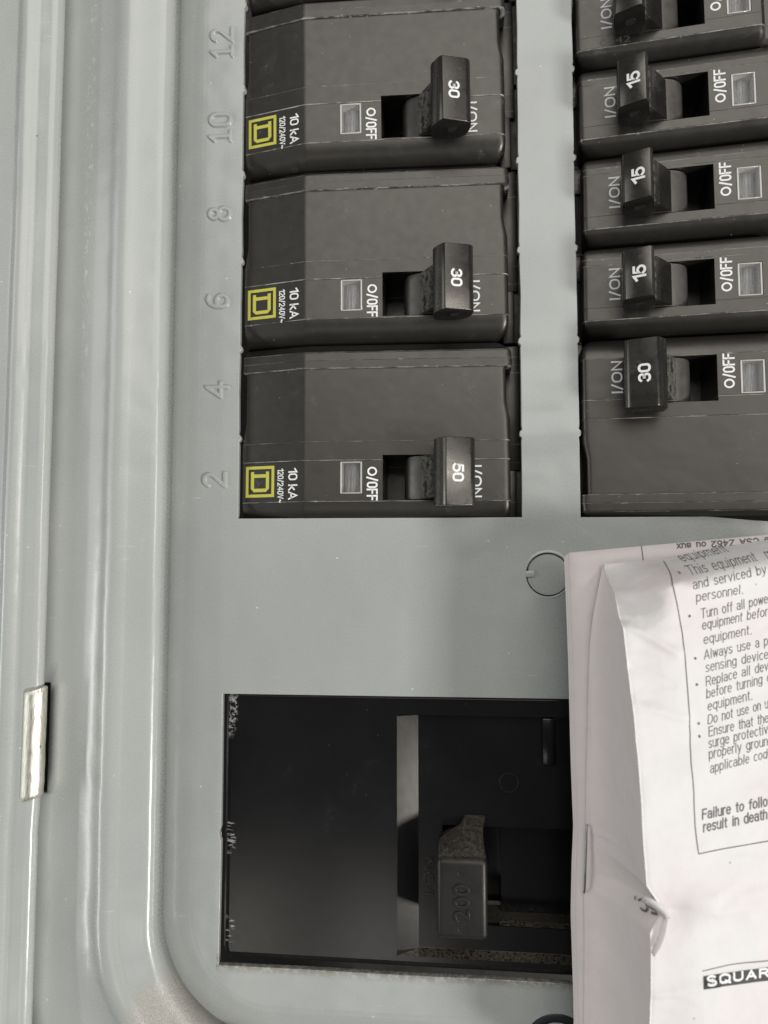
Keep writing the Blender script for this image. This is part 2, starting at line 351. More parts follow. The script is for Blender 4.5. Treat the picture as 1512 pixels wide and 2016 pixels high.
# single-stroke letter shapes in the plain engineering face printed on breakers; box 0..w by 0..1
def ell(cx, cy, rx, ry, a0, a1, n): return [(cx + rx * math.cos(R(a0 + (a1 - a0) * i / n)), cy + ry * math.sin(R(a0 + (a1 - a0) * i / n))) for i in range(n + 1)]
def oval(w): return ell(w / 2, 1 - w / 2, w / 2, w / 2, 0, 180, 8) + ell(w / 2, w / 2, w / 2, w / 2, 180, 360, 8) + [(w, 1 - w / 2)]
GL_ = {
 'I': (0.0, [[(0, 0), (0, 1)]]), '/': (0.34, [[(0, -0.04), (0.34, 1.04)]]), ' ': (0.12, []),
 'O': (0.72, [oval(0.72)]), 'o': (0.86, [ell(0.43, 0.5, 0.43, 0.43, 0, 360, 24)]), '0': (0.52, [oval(0.52)]),
 'N': (0.62, [[(0, 0), (0, 1), (0.62, 0), (0.62, 1)]]), 'F': (0.46, [[(0, 0), (0, 1), (0.46, 1)], [(0.08, 0.52), (0.40, 0.52)]]),
 '1': (0.30, [[(0, 0.76), (0.30, 1), (0.30, 0)]]),
 '2': (0.54, [ell(0.27, 0.72, 0.27, 0.28, 170, -30, 9) + [(0, 0), (0.54, 0)]]),
 '3': (0.52, [ell(0.25, 0.755, 0.25, 0.245, 160, -90, 9), ell(0.25, 0.265, 0.27, 0.265, 90, -160, 10)]),
 '4': (0.56, [[(0.42, 0), (0.42, 1), (0, 0.3), (0.56, 0.3)]]),
 '5': (0.52, [[(0.48, 1), (0.09, 1), (0.03, 0.54)] + ell(0.24, 0.33, 0.28, 0.33, 130, -150, 10)]),
 'k': (0.46, [[(0, 0), (0, 1)], [(0.43, 0.68), (0, 0.26)], [(0.14, 0.40), (0.46, 0)]]),
 'A': (0.66, [[(0, 0), (0.33, 1), (0.66, 0)], [(0.12, 0.30), (0.54, 0.30)]]),
 'V': (0.60, [[(0, 1), (0.30, 0), (0.60, 1)]]),
 'T': (0.62, [[(0, 1), (0.62, 1)], [(0.31, 1), (0.31, 0)]]), 'E': (0.52, [[(0.52, 1), (0, 1), (0, 0), (0.52, 0)], [(0.08, 0.53), (0.46, 0.53)]]),
 'f_cap': (0.5, []), 'D': (0.64, [[(0, 0), (0, 1), (0.28, 1)] + ell(0.28, 0.5, 0.36, 0.5, 80, -80, 10) + [(0.28, 0), (0, 0)]]),
 'R': (0.60, [[(0, 0), (0, 1), (0.34, 1)] + ell(0.34, 0.745, 0.24, 0.255, 80, -80, 8) + [(0.34, 0.49), (0.08, 0.49)], [(0.36, 0.47), (0.60, 0)]]),
 'C': (0.66, [ell(0.36, 0.5, 0.36, 0.5, 45, 315, 16)]), 'S': (0.58, [ell(0.29, 0.75, 0.27, 0.25, 30, 270, 10) + ell(0.29, 0.25, 0.29, 0.25, 90, -150, 10)]),
 'Z': (0.56, [[(0, 1), (0.56, 1), (0, 0), (0.56, 0)]]), 'U': (0.62, [[(0, 1), (0, 0.32)] + ell(0.31, 0.31, 0.31, 0.31, 190, 350, 8) + [(0.62, 0.32), (0.62, 1)]]),
 'Q': (0.72, [oval(0.72), [(0.42, 0.22), (0.74, -0.06)]]), '6': (0.52, [ell(0.26, 0.30, 0.26, 0.30, 0, 360, 16), [(0.0, 0.34), (0.06, 0.68), (0.24, 0.98), (0.46, 0.90)]]),
 '.': (0.06, [[(0.0, 0.0), (0.06, 0.0)]]), ',': (0.06, [[(0.05, 0.05), (0.0, -0.16)]]),
 'a': (0.46, [ell(0.23, 0.53, 0.21, 0.19, 160, 0, 7) + [(0.44, 0)], ell(0.22, 0.20, 0.22, 0.20, 60, 330, 10) , [(0.24, 0.40), (0.38, 0.43)]]),
 'b': (0.46, [[(0, 1), (0, 0)], ell(0.23, 0.36, 0.23, 0.36, 0, 360, 16)]), 'c': (0.42, [ell(0.23, 0.36, 0.23, 0.36, 50, 310, 13)]),
 'd': (0.46, [[(0.46, 1), (0.46, 0)], ell(0.23, 0.36, 0.23, 0.36, 0, 360, 16)]), 'e': (0.46, [[(0.02, 0.38), (0.46, 0.38)] + ell(0.23, 0.36, 0.23, 0.36, 10, 315, 14)]),
 'f': (0.26, [[(0.11, 0), (0.11, 0.84)] + ell(0.25, 0.84, 0.14, 0.16, 160, 80, 4), [(0.0, 0.70), (0.26, 0.70)]]),
 'g': (0.46, [ell(0.23, 0.37, 0.23, 0.35, 0, 360, 16), [(0.46, 0.72), (0.46, -0.06)] + ell(0.23, -0.06, 0.23, 0.20, 340, 200, 7)]),
 'h': (0.42, [[(0, 1), (0, 0)], [(0, 0.46)] + ell(0.21, 0.49, 0.21, 0.23, 150, 0, 7) + [(0.42, 0)]]), 'i': (0.0, [[(0, 0.72), (0, 0)], [(0, 0.97), (0, 0.94)]]),
 'l': (0.0, [[(0, 1), (0, 0)]]), 'm': (0.68, [[(0, 0.72), (0, 0)], [(0, 0.50)] + ell(0.17, 0.54, 0.17, 0.18, 150, 0, 6) + [(0.34, 0)], [(0.34, 0.50)] + ell(0.51, 0.54, 0.17, 0.18, 150, 0, 6) + [(0.68, 0)]]),
 'n': (0.42, [[(0, 0.72), (0, 0)], [(0, 0.46)] + ell(0.21, 0.49, 0.21, 0.23, 150, 0, 7) + [(0.42, 0)]]), 'ø': (0.48, [ell(0.24, 0.36, 0.24, 0.36, 0, 360, 16)]),
 'p': (0.46, [[(0, 0.72), (0, -0.28)], ell(0.23, 0.36, 0.23, 0.36, 0, 360, 16)]), 'q': (0.46, [[(0.46, 0.72), (0.46, -0.28)], ell(0.23, 0.36, 0.23, 0.36, 0, 360, 16)]),
 'r': (0.24, [[(0, 0.72), (0, 0)], [(0, 0.44)] + ell(0.22, 0.46, 0.22, 0.26, 150, 85, 4)]),
 's': (0.40, [ell(0.20, 0.54, 0.18, 0.18, 30, 270, 8) + ell(0.20, 0.18, 0.20, 0.18, 90, -150, 8)]),
 't': (0.24, [[(0.11, 0.94), (0.11, 0.12)] + ell(0.23, 0.12, 0.12, 0.12, 190, 270, 4), [(0, 0.70), (0.24, 0.70)]]),
 'u': (0.42, [[(0, 0.72), (0, 0.23)] + ell(0.21, 0.23, 0.21, 0.23, 180, 330, 7), [(0.42, 0.72), (0.42, 0)]]), 'v': (0.44, [[(0, 0.72), (0.22, 0), (0.44, 0.72)]]),
 'w': (0.64, [[(0, 0.72), (0.16, 0), (0.32, 0.70), (0.48, 0), (0.64, 0.72)]]), 'x': (0.42, [[(0, 0.72), (0.42, 0)], [(0.42, 0.72), (0, 0)]]), 'y': (0.44, [[(0, 0.72), (0.22, 0.02)], [(0.44, 0.72), (0.18, -0.16), (0.04, -0.27)]]),
 '~': (0.50, [ell(0.125, 0.42, 0.125, 0.12, 180, 0, 5) + ell(0.375, 0.42, 0.125, 0.12, 180, 360, 5)]),
}
def layout(text, gap):
    lay = []; x = 0
    for ch in text:
        wd, st = GL_[ch]; e = 0.05 if ch in 'il.' else 0
        g_ = gap + (0.22 if ch == ' ' and gap in (0.2, 0.24) else 0); lay.append((x + e, st)); x += wd + g_ + 2 * e
    return lay, x - gap
def strokes(text, parent, cx, cy, length, cap, ang, zf, w=0.15, mat='white_ink', gap=0.22):
    lay, tot = layout(text, gap); sx = (length - w * cap) / tot; sy = cap * (1 - w)
    ca, sa = math.cos(R(ang)), math.sin(R(ang))
    def V3(p):
        xx = cx + p[0] * ca - p[1] * sa; yy = cy + p[0] * sa + p[1] * ca
        return mm((xx, yy, zf(xx, yy)))
    return stroke_mesh(lay, tot, sx, sy, w * cap / 2, V3, parent, mat)
def stroke_mesh(lay, tot, sx, sy, hw, V3, parent, mat, name='lettering', dense=0.0):
    bm = bmesh.new()
    for li, (ox, st) in enumerate(lay):
        for line in st:
            P = [((ox + p[0] - tot / 2) * sx, (p[1] - 0.5) * sy) for p in line]
            if dense:
                Q = [P[0]]
                for a, b in zip(P, P[1:]):
                    m_ = max(1, int(math.hypot(b[0] - a[0], b[1] - a[1]) / dense)); Q += [(a[0] + (b[0] - a[0]) * i / m_, a[1] + (b[1] - a[1]) * i / m_) for i in range(1, m_ + 1)]
                P = Q
            closed = math.hypot(P[0][0] - P[-1][0], P[0][1] - P[-1][1]) < 1e-6
            n = len(P); rows = []
            for i in range(n):
                a = P[i - 1] if i else (P[-2] if closed else None); b = P[i + 1] if i < n - 1 else (P[1] if closed else None)
                d1 = (P[i][0] - a[0], P[i][1] - a[1]) if a else (b[0] - P[i][0], b[1] - P[i][1])
                d2 = (b[0] - P[i][0], b[1] - P[i][1]) if b else d1
                l1 = math.hypot(*d1) or 1; l2 = math.hypot(*d2) or 1
                n1 = (-d1[1] / l1, d1[0] / l1); n2 = (-d2[1] / l2, d2[0] / l2)
                m = (n1[0] + n2[0], n1[1] + n2[1]); ml = math.hypot(*m) or 1; m = (m[0] / ml, m[1] / ml)
                k = min(1 / max(0.25, m[0] * n1[0] + m[1] * n1[1]), 2.2) * hw
                q = P[i]
                if not closed and i == 0: q = (q[0] - d1[0] / l1 * 0, q[1])
                ex = (0, 0)
                if not closed and i == 0: ex = (-d2[0] / l2 * hw, -d2[1] / l2 * hw)
                if not closed and i == n - 1: ex = (d1[0] / l1 * hw, d1[1] / l1 * hw)
                rows.append((bm.verts.new(V3((q[0] + ex[0] + m[0] * k, q[1] + ex[1] + m[1] * k))), bm.verts.new(V3((q[0] + ex[0] - m[0] * k, q[1] + ex[1] - m[1] * k)))))
            for a, b in zip(rows, rows[1:]): bm.faces.new((a[0], a[1], b[1], b[0]))
    me = bpy.data.meshes.new('lettering'); bm.to_mesh(me); bm.free(); me.materials.append(M[mat])
    o = bpy.data.objects.new(name, me); COL.objects.link(o)
    if parent: o.parent = parent
    return o

def sweep_curve2d(name, outlines, z0, z1, bevel, mat, parent=None):
    """a sheet with holes: filled 2D outlines given thickness with a small rounded edge"""
    cu = bpy.data.curves.new(name, 'CURVE'); cu.dimensions = '2D'; cu.fill_mode = 'BOTH'
    th = (z1 - z0) / 2; cu.extrude = (th - bevel) * S; cu.bevel_depth = bevel * S; cu.bevel_resolution = 2; cu.offset = -bevel * S
    for pts in outlines:
        sp = cu.splines.new('POLY'); sp.points.add(len(pts) - 1); sp.use_cyclic_u = True
        for p, q in zip(sp.points, pts): p.co = (q[0] * S, q[1] * S, 0, 1)
    o = bpy.data.objects.new('tmp', cu); COL.objects.link(o)
    dg = bpy.context.evaluated_depsgraph_get(); dg.update()
    me = bpy.data.meshes.new_from_object(o.evaluated_get(dg)); bpy.data.objects.remove(o); bpy.data.curves.remove(cu)
    for v in me.vertices: v.co.z += (z0 + z1) / 2 * S
    me.materials.clear(); me.materials.append(M[mat])
    for p in me.polygons: p.use_smooth = True
    me.set_sharp_from_angle(angle=R(50))
    o = bpy.data.objects.new(name, me); COL.objects.link(o)
    if parent: o.parent = parent
    return o

# ------------------------------------------------------------------ enclosure behind the cover
bm = bmesh.new(); add_box(bm, -60, 90, -120, 165, -40, -38)
add_box(bm, 14.6, 25.0, 4, 165, -38, -8, 0.3)                         # bus bar insulator under the rail
for k in range(9): add_box(bm, 12.0, 27.6, 8.2 + 19.05 * k, 26.3 + 19.05 * k, -30, -6.2, 0.25)
o = finish(bm, 'panel_interior', 'deep'); tag(o, kind='structure')

def path_pt(o, t):
    """o = offset outwards from the inner lip, t = distance along it (from y=140 downwards, round the corner)"""
    x0 = -60.0; y0 = -70.5; rad = 25.0
    if t < 140 - y0: return (x0 - o, 140 - t)
    a = (t - (140 - y0)) / rad
    a = min(a, math.pi / 2)
    ex = 0 if a < math.pi / 2 else (t - (140 - y0)) - rad * math.pi / 2
    r = rad + o
    return (x0 + rad - r * math.cos(a) + ex, y0 - r * math.sin(a))
# ------------------------------------------------------------------ dead front cover plate
cover = thing('panel_cover', 'light gray steel dead front cover with embossed even circuit numbers and cut breaker openings', 'panel cover', (0, 0, 0))
rnd = random.Random(3)
FL = [path_pt(-7.0, t) for t in [-30, 0, 60, 120, 180] + [210.5 + i * 2.5 for i in range(17)] + [320]]
TABS = [26.0 + 19.05 * k for k in range(8)]
def side(x, y0, y1, out, amp=0.16):
    """vertical opening edge with a sheared jog at each break-off tab; out = +1 when the metal lies to the right"""
    pts = []; ys = sorted(TABS)
    pts.append((x, y0)); off = 0
    for t in ys:
        if not (y0 < t < y1): continue
        n = rnd.uniform(-amp, amp)
        pts += [(x + off, t - 1.6), (x + off + out * 0.10, t - 0.9), (x + out * -0.28, t - 0.55), (x - out * 0.38, t - 0.1), (x - out * 0.25, t + 0.4), (x + out * 0.12 + n, t + 0.8), (x + n, t + 1.6)]
        mid = (n + rnd.uniform(-.08, .08)); pts.append((x + mid + out * 0.1, t + 9.5)); off = n
    pts.append((x + off, y1)); return pts
L_ = side(-44.0, 9.07, 158, -1); Rr = side(14.15, 9.05, 158, 1)
left_hole = L_ + Rr[::-1]
L2 = side(25.65, 9.0, 158, -1)
right_hole = L2 + [(95, 158), (95, 9.0)]
main_hole = [(-46.7, -26.75), (-46.65, -53.2), (-46.9, -54.0), (-46.95, -55.2), (-46.6, -56.0), (-46.75, -80.1), (-30, -80.05), (-10, -80.2), (10, -80.15), (30, -80.35), (95, -80.5), (95, -26.6)]
KX, KY, KR = 19.1, -2.4, 4.3
ko_hole = [(KX + KR * math.cos(R(a)), KY + KR * math.sin(R(a))) for a in range(0, 360, 6)]
sweep_curve2d('cover_plate', [FL + [(100, FL[-1][1]), (100, 170)], left_hole, right_hole, main_hole, ko_hole], -1.4, 0.0, 0.14, 'cover', cover)
# the sheet's edge, pressed down where it meets the trim
bm = bmesh.new(); rows = []
for t in [-30 + 6 * i for i in range(41)] + [210.5 + i * 1.5 for i in range(28)] + [255 + 12 * i for i in range(10)]:
    row = []
    for i in range(13):
        u = i / 12; x, y = path_pt(-8.0 + 10.0 * u, t); row.append(bm.verts.new(mm((x, y, 0.012 - 2.9 * u ** 2.1))))
    rows.append(row)
for a, b in zip(rows, rows[1:]):
    for i in range(12): bm.faces.new((a[i], a[i + 1], b[i + 1], b[i]))
finish(bm, 'cover_flange', 'cover', cover, 60)
# knockout disc pressed into its hole, with a slot on the left where the tie was punched
bm = bmesh.new()
pts = [(KX + (KR - 0.2) * math.cos(R(a)), KY + (KR - 0.25) * math.sin(R(a))) for a in range(-174, 168, 6)]
add_poly_prism(bm, pts, -1.4, -0.30, 'z', 0.22)
add_box(bm, KX - KR - 0.4, KX - KR + 1.6, KY - 0.45, KY + 0.75, -0.9, 0.06, 0.12)
ko = finish(bm, 'knockout', 'cover', cover)
# raised lip round the knockout
bm = bmesh.new(); N = 60
prof = [(KR + 0.02, -0.2), (KR + 0.05, 0.03), (KR + 0.22, 0.12), (KR + 0.45, 0.03), (KR + 0.7, -0.02)]
ring = [[bm.verts.new(mm((KX + r * math.cos(2 * math.pi * i / N), KY + r * math.sin(2 * math.pi * i / N), z))) for r, z in prof] for i in range(N)]
for i in range(N):
    for j in range(len(prof) - 1): bm.faces.new((ring[i][j], ring[(i + 1) % N][j], ring[(i + 1) % N][j + 1], ring[i][j + 1]))
finish(bm, 'knockout_lip', 'cover', cover)

# torn burrs of bare metal where the breaker tabs were twisted out
def burr(x, y, s, seed):
    r = random.Random(seed); bm = bmesh.new()
    bmesh.ops.create_icosphere(bm, subdivisions=2, radius=1.0)
    for v in bm.verts:
        n = noise.noise(v.co * 1.7 + Vector((seed, 0, 0)))
        v.co = Vector((v.co.x * 0.12 * s, v.co.y * 0.42 * s, v.co.z * 0.18)) * (1 + 0.7 * n)
        v.co = (v.co + Vector((x, y, -0.12))) * S
    finish(bm, 'burr', 'bare', cover, 40)
for k, t in enumerate(TABS[:6]):
    burr(-43.80, t - 0.1, rnd.uniform(.7, 1.5), k * 3 + 1); burr(13.95, t, rnd.uniform(.6, 1.2), k * 3 + 2); burr(25.9, t, rnd.uniform(.8, 1.4), k * 3 + 3)
burr(-46.65, -54.6, 1.3, 77)

# embossed circuit numbers: strokes pressed up out of the sheet, as a height field
def glyph(ch):
    if ch == '2': return [arc(0, 1.15, 1.15, 165, -35, 14) + [(-1.3, -2.2), (1.4, -2.2)]]
    if ch == '4': return [[(0.55, -2.3), (0.55, 2.2), (-1.5, -0.9), (1.5, -0.9)]]
    if ch == '6': return [arc(0, -0.95, 1.25, 0, 360, 24), [(-1.25, -0.9), (-1.15, 0.6), (-0.6, 1.7), (0.3, 2.2), (1.15, 1.9)]]
    if ch == '8': return [arc(0, -1.05, 1.28, 0, 360, 24), arc(0, 1.2, 0.98, 0, 360, 20)]
    if ch == '1': return [[(-0.85, 1.3), (0.0, 2.25), (0.0, -2.3)], [(-1.0, -2.3), (1.0, -2.3)]]
    if ch == '0': return [arc(0, 1.0, 1.2, 0, 180, 12) + arc(0, -1.05, 1.2, 180, 360, 12) + [(1.2, 1.0)]]
def seg_d(px, py, a, b):
    dx, dy = b[0] - a[0], b[1] - a[1]; l = dx * dx + dy * dy or 1e-9
    t = max(0, min(1, ((px - a[0]) * dx + (py - a[1]) * dy) / l))
    return math.hypot(px - a[0] - t * dx, py - a[1] - t * dy)
def emboss(text, cx, cy):
    strokes = []
    for i, ch in enumerate(text):
        ox = (i - (len(text) - 1) / 2) * 3.75
        strokes += [[(p[0] + ox, p[1]) for p in st] for st in glyph(ch)]
    hw = 1.9 + (len(text) - 1) * 1.9 + 0.4; hh = 3.2; st_ = 0.11
    nx = int(2 * hw / st_); ny = int(2 * hh / st_)
    bm = bmesh.new(); g = {}
    def H(u, v):
        d = min(seg_d(u, v, a, b) for s in strokes for a, b in zip(s, s[1:]))
        t = max(0, min(1, (0.56 - d) / 0.27)); return 0.42 * t * t * (3 - 2 * t) - 0.02
    for i in range(nx + 1):
        for j in range(ny + 1):
            u = -hw + i * st_; v = -hh + j * st_; h = H(u, v)
            g[i, j] = bm.verts.new(mm((cx - v, cy + u, h)))     # rotated: tops point left
    for i in range(nx):
        for j in range(ny):
            q = (g[i, j], g[i + 1, j], g[i + 1, j + 1], g[i, j + 1])
            if max(v.co.z for v in q) > -0.0001: bm.faces.new(q)
    for v in [v for v in bm.verts if not v.link_faces]: bm.verts.remove(v)
    finish(bm, 'embossed_number', 'cover', cover, 80)
for k, t in enumerate(('2', '4', '6', '8', '10', '12')): emboss(t, -49.0 + (0.1 if k % 2 else 0), 17.15 + 19.05 * k)

# ------------------------------------------------------------------ raised trim round the cover
PROF = [(-0.15, -2.9), (-0.18, 3.1), (-0.1, 3.6), (0.12, 3.9), (0.5, 4.02), (1.2, 4.08), (3.0, 4.25), (4.6, 4.42), (5.4, 4.56), (5.8, 4.72), (6.2, 4.92), (6.6, 5.04), (7.1, 5.10), (7.6, 5.10), (8.1, 5.04), (8.6, 4.91), (9.0, 4.76), (9.4, 4.56),
        (9.8, 4.32), (10.3, 4.02), (10.9, 3.70), (11.8, 3.30), (13.1, 2.85), (14.6, 2.45), (16.4, 2.1), (18.4, 1.85), (20.2, 1.7), (22.0, 1.6), (23.3, 1.55), (25.2, 1.5), (34, 1.5)]
trim = thing('panel_trim', 'raised gray steel trim running down beside the door edge with rounded ridge and lower left corner', 'panel trim', (0, 0, 0))
ts = [i * 2.5 for i in range(65)] + [140 + 24.55] + [167 + i * 1.25 for i in range(13)] + [140 + 46.7, 140 + 47.2] + [188.5 + i * 2 for i in range(60)]
ts = sorted(ts)
bm = bmesh.new(); rows = []
for t in ts:
    row = []
    for i, (o_, z) in enumerate(PROF):
        x, y = path_pt(o_, t)
        w = 0.10 * noise.noise(Vector((y * 0.05, i * 0.02, 3))) + 0.04 * noise.noise(Vector((y * 0.25, 0, 9)))
        row.append(bm.verts.new(mm((x + w, y, z + (0.05 * noise.noise(Vector((y * 0.03, o_ * 0.10, 1))) if i > 2 else 0)))))
    rows.append(row)
for a, b, ta in zip(rows, rows[1:], ts):
    for i in range(len(PROF) - 1):
        if PROF[i][0] >= 22.0 - .01 and 140 + 24.5 <= ta < 140 + 46.69: continue          # hinge slot
        try: bm.faces.new((a[i], a[i + 1], b[i + 1], b[i]))
        except ValueError: pass
tr = finish(bm, 'trim_sheet', 'trim', trim, 60)
so = tr.modifiers.new('thickness', 'SOLIDIFY'); so.thickness = 1.0 * S; so.offset = 1.0
dg = bpy.context.evaluated_depsgraph_get()
# inner folded lip, a second thin edge beside the trim's own
bm = bmesh.new()
r_ = []
for t in [i * 3.0 for i in range(68)]:
    y = 140 - t; w = 0.05 * noise.noise(Vector((y * 0.06, 4, 3)))
    r_.append([bm.verts.new(mm((-59.45 + w + dx, y, z))) for dx, z in ((-0.6, 2.7), (-0.1, 2.75), (0.05, 2.6), (0.08, -2.9))])
for a, b in zip(r_, r_[1:]):
    for i in range(3): bm.faces.new((a[i], a[i + 1], b[i + 1], b[i]))
finish(bm, 'trim_lip', 'trim', trim, 60)

# ------------------------------------------------------------------ opened door and its hinge
DP = [(-83.35, 4.6), (-83.05, 5.0), (-83.05, 5.7), (-83.3, 6.0), (-84.0, 6.05), (-86.3, 6.1), (-87.0, 6.25), (-87.6, 6.6), (-88.1, 7.0), (-88.6, 7.2), (-89.2, 7.2), (-89.7, 7.0), (-90.1, 6.6), (-90.8, 6.2), (-91.6, 6.1), (-98, 6.1), (-130, 6.0)]
bm = bmesh.new(); rows = []
for i in range(119):
    y = 165 - i * 2.4
    row = []
    for j, (x, z) in enumerate(DP):
        w = 0.12 * noise.noise(Vector((y * 0.035, j * 0.01, 7))) + 0.04 * noise.noise(Vector((y * 0.3, 0, 5)))
        row.append(bm.verts.new(mm((x + w - (0.35 if y < -47.0 else 0) * min(1, (-47 - y) / 6.0 if y < -47 else 0), y, z))))
    rows.append(row)
for a, b in zip(rows, rows[1:]):
    for i in range(len(DP) - 1): bm.faces.new((a[i], a[i + 1], b[i + 1], b[i]))
door = finish(bm, 'panel_door', 'door', None, 60); tag(door, 'opened gray steel panel door edge with a long rounded ridge, at the left border', 'panel door')
m_ = door.modifiers.new('thickness', 'SOLIDIFY'); m_.thickness = 0.9 * S; m_.offset = 1.0
hinge = thing('door_hinge', 'short zinc plated hinge knuckle set in a slot between door and trim', 'hinge', (-83.5, -36.2, 5.2))
bm = bmesh.new(); n = 14; rows = []
hy = [10.9, 10.6, 9.6] + [8 - i * 1.0 for i in range(17)] + [-9.5, -10.4, -10.7]
for kk, y in enumerate(hy):
    row = []
    sh = 0.86 if kk in (0, len(hy) - 1) else 1.0
    for i in range(n + 1):
        a = R(205 - (205 + 25) * i / n)
        x = 2.15 * math.cos(a) * sh; z = 2.15 * math.sin(a) * sh
        slant = 0.30 * x if kk < 4 else (0.26 * x if kk > len(hy) - 5 else 0.28 * x)
        wv = 0.20 * noise.noise(Vector((y * 0.35, 2, 2))) if i > n - 3 else 0
        row.append(bm.verts.new(mm((x + wv + 0.02 * y * 0.4, y + slant, z + 0.4))))
    rows.append(row)
for a, b in zip(rows, rows[1:]):
    for i in range(n): bm.faces.new((a[i], a[i + 1], b[i + 1], b[i]))
bm.faces.new(rows[0]); bm.faces.new(rows[-1][::-1])
kn = finish(bm, 'knuckle', 'zinc', hinge, 50)
bm = bmesh.new(); add_box(bm, -1.3, 3.0, -11.0, 11.6, -8.5, -4.4)
finish(bm, 'hinge_slot_backing', 'deep', hinge)

# ------------------------------------------------------------------ circuit breakers
def interp(v, P):
    if v <= P[0][0]: return P[0][1]
    for a, b in zip(P, P[1:]):
        if v <= b[0]: return a[1] + (b[1] - a[1]) * (v - a[0]) / (b[0] - a[0])
    return P[-1][1]
ZX2 = [(-56.5, -1.7), (-42.0, 1.55), (0, 0.55)]
ZX1 = [(-60, -3.0), (-38.4, -3.0), (-37.0, 1.0), (-36.4, 1.5), (-36, 1.55), (0, 0.55)]
YP2 = [(0.12, -12), (0.2, -3.6), (0.45, -2.9), (0.9, -2.2), (1.5, -1.5), (2.2, -0.95), (3.1, -0.5), (4.1, -0.22), (4.72, -0.12), (4.85, 0.0), (8, 0), (13.08, 0), (13.24, 0.13), (16.95, 0.13), (17.08, 0.0), (21.6, 0), (25, 0), (32.1, 0), (32.25, 0.4), (33.8, 0.4), (33.95, 0.25), (35.4, 0.2), (35.8, -0.05), (36.2, -0.7), (36.6, -1.8), (37.4, -2.5), (37.85, -3.0), (37.95, -12)]
YP1 = [(0.12, -12), (0.2, -3.0), (0.5, -2.0), (0.95, -1.2), (1.6, -0.75), (2.2, -0.55), (3.1, -0.4), (3.25, -0.15), (4.5, -0.1), (4.65, 0.0), (8, 0), (13.35, 0), (13.5, 0.08), (15.9, 0.08), (16.05, -0.05), (16.6, -0.25), (17.2, -0.8), (17.8, -1.7), (18.3, -2.8), (18.75, -3.8), (18.92, -12)]
SLOT = (-25.9, -14.5, 5.0, 14.2); WIN = (-34.6, -30.0, 6.3, 12.95)
def ftop(x, y, poles, short=False):
    ZX = ZX1 if short else ZX2
    return interp(x, ZX) + interp(y, YP2 if poles == 2 else YP1)
_hm = {}
def housing_mesh(poles, short):
    key = (poles, short)
    if key in _hm: return _hm[key]
    YP = YP2 if poles == 2 else YP1; W = 38.1 if poles == 2 else 19.05; ZX = ZX1 if short else ZX2
    ys = sorted(set([p[0] for p in YP] + [SLOT[2], SLOT[3], WIN[2], WIN[3]]))
    xe = -39.5 if short else -56.0
    xs = sorted(set([xe - 0.05, xe, xe + 0.4] + [-42.4, -42.0, -41.6][0 if not short else 3:] + ([-38.4, -37.7, -37.0, -36.7, -36.4, -36.2, -36] if short else [-50, -46]) + [SLOT[0], SLOT[1], WIN[0], WIN[1], -28, -20, -8, -3, -1.6, -1.1, -0.7, -0.4, -0.2, -0.06, 0.0]))
    def ext(y):
        e = 0
        if poles == 2:
            if y < 3.8: e = -(3.8 - math.sqrt(max(0, 3.8 ** 2 - (3.8 - y) ** 2)))
            elif 21.6 < y < 32.15: e = -0.75
            elif y > 32.15: e = 0.5; 
            if y > 34.4: e = 0.5 - (3.6 - math.sqrt(max(0, 3.6 ** 2 - (y - 34.4) ** 2)))
        else:
            e = -0.6
            if y < 2.6: e = -0.6 - (2.6 - math.sqrt(max(0, 2.6 ** 2 - (2.6 - y) ** 2)))
            if y > 16.2: e = -0.6 - (2.8 - math.sqrt(max(0, 2.8 ** 2 - (y - 16.2) ** 2)))
        return e
    ENDZ = [(-1.6, 0), (-1.1, -0.04), (-0.7, -0.16), (-0.4, -0.4), (-0.2, -0.8), (-0.06, -1.6), (0.0, -12)]
    bm = bmesh.new(); g = {}
    for i, x in enumerate(xs):
        for j, y in enumerate(ys):
            z = interp(x, ZX) + interp(y, YP) + interp(x, ENDZ)
            if x <= xe: z = -12
            elif x < xe + 0.3: z -= 0.3
            z = max(z, -12.0)
            wgt = max(0, 1 + x / 3.0) if x > -3 else 0
            xx = x + ext(y) * wgt
            if poles == 2 and x <= xe + 0.4 and 17.1 < y < 32.2: xx += 0.7
            g[i, j] = bm.verts.new(mm((xx, y, z)))
    def inside(x0, x1, y0, y1, B): return x0 >= B[0] - 1e-4 and x1 <= B[1] + 1e-4 and y0 >= B[2] - 1e-4 and y1 <= B[3] + 1e-4
    for i in range(len(xs) - 1):
        for j in range(len(ys) - 1):
            if any(inside(xs[i], xs[i + 1], ys[j], ys[j + 1], B) for B in (SLOT, WIN)): continue
            bm.faces.new((g[i, j], g[i + 1, j], g[i + 1, j + 1], g[i, j + 1]))
    for B, depth in ((SLOT, -11.0), (WIN, -2.4)):                     # pocket walls and floor
        ii = [i for i, x in enumerate(xs) if B[0] - 1e-4 <= x <= B[1] + 1e-4]; jj = [j for j, y in enumerate(ys) if B[2] - 1e-4 <= y <= B[3] + 1e-4]
        loop = [(i, jj[0]) for i in ii] + [(ii[-1], j) for j in jj[1:]] + [(i, jj[-1]) for i in ii[-2::-1]] + [(ii[0], j) for j in jj[-2:0:-1]]
        low = []
        for q in loop:
            v = g[q]; low.append(bm.verts.new(Vector((v.co.x, v.co.y, depth * S))))
        n = len(loop)
        for a in range(n): bm.faces.new((g[loop[a]], g[loop[(a + 1) % n]], low[(a + 1) % n], low[a]))
        bm.faces.new(low)
    # stepped lower body showing beyond the face at the ON end
    add_box(bm, -1.0, 1.35, 0.15, W * 0.30, -16, -4.6, 0.25); add_box(bm, -1.0, 2.4, W * 0.30 + 0.12, W - 0.15, -16, -5.4, 0.25)
    if short: add_box(bm, -58, xe + 0.3, 0.4, W - 0.4, -16, -6.0, 0.4)
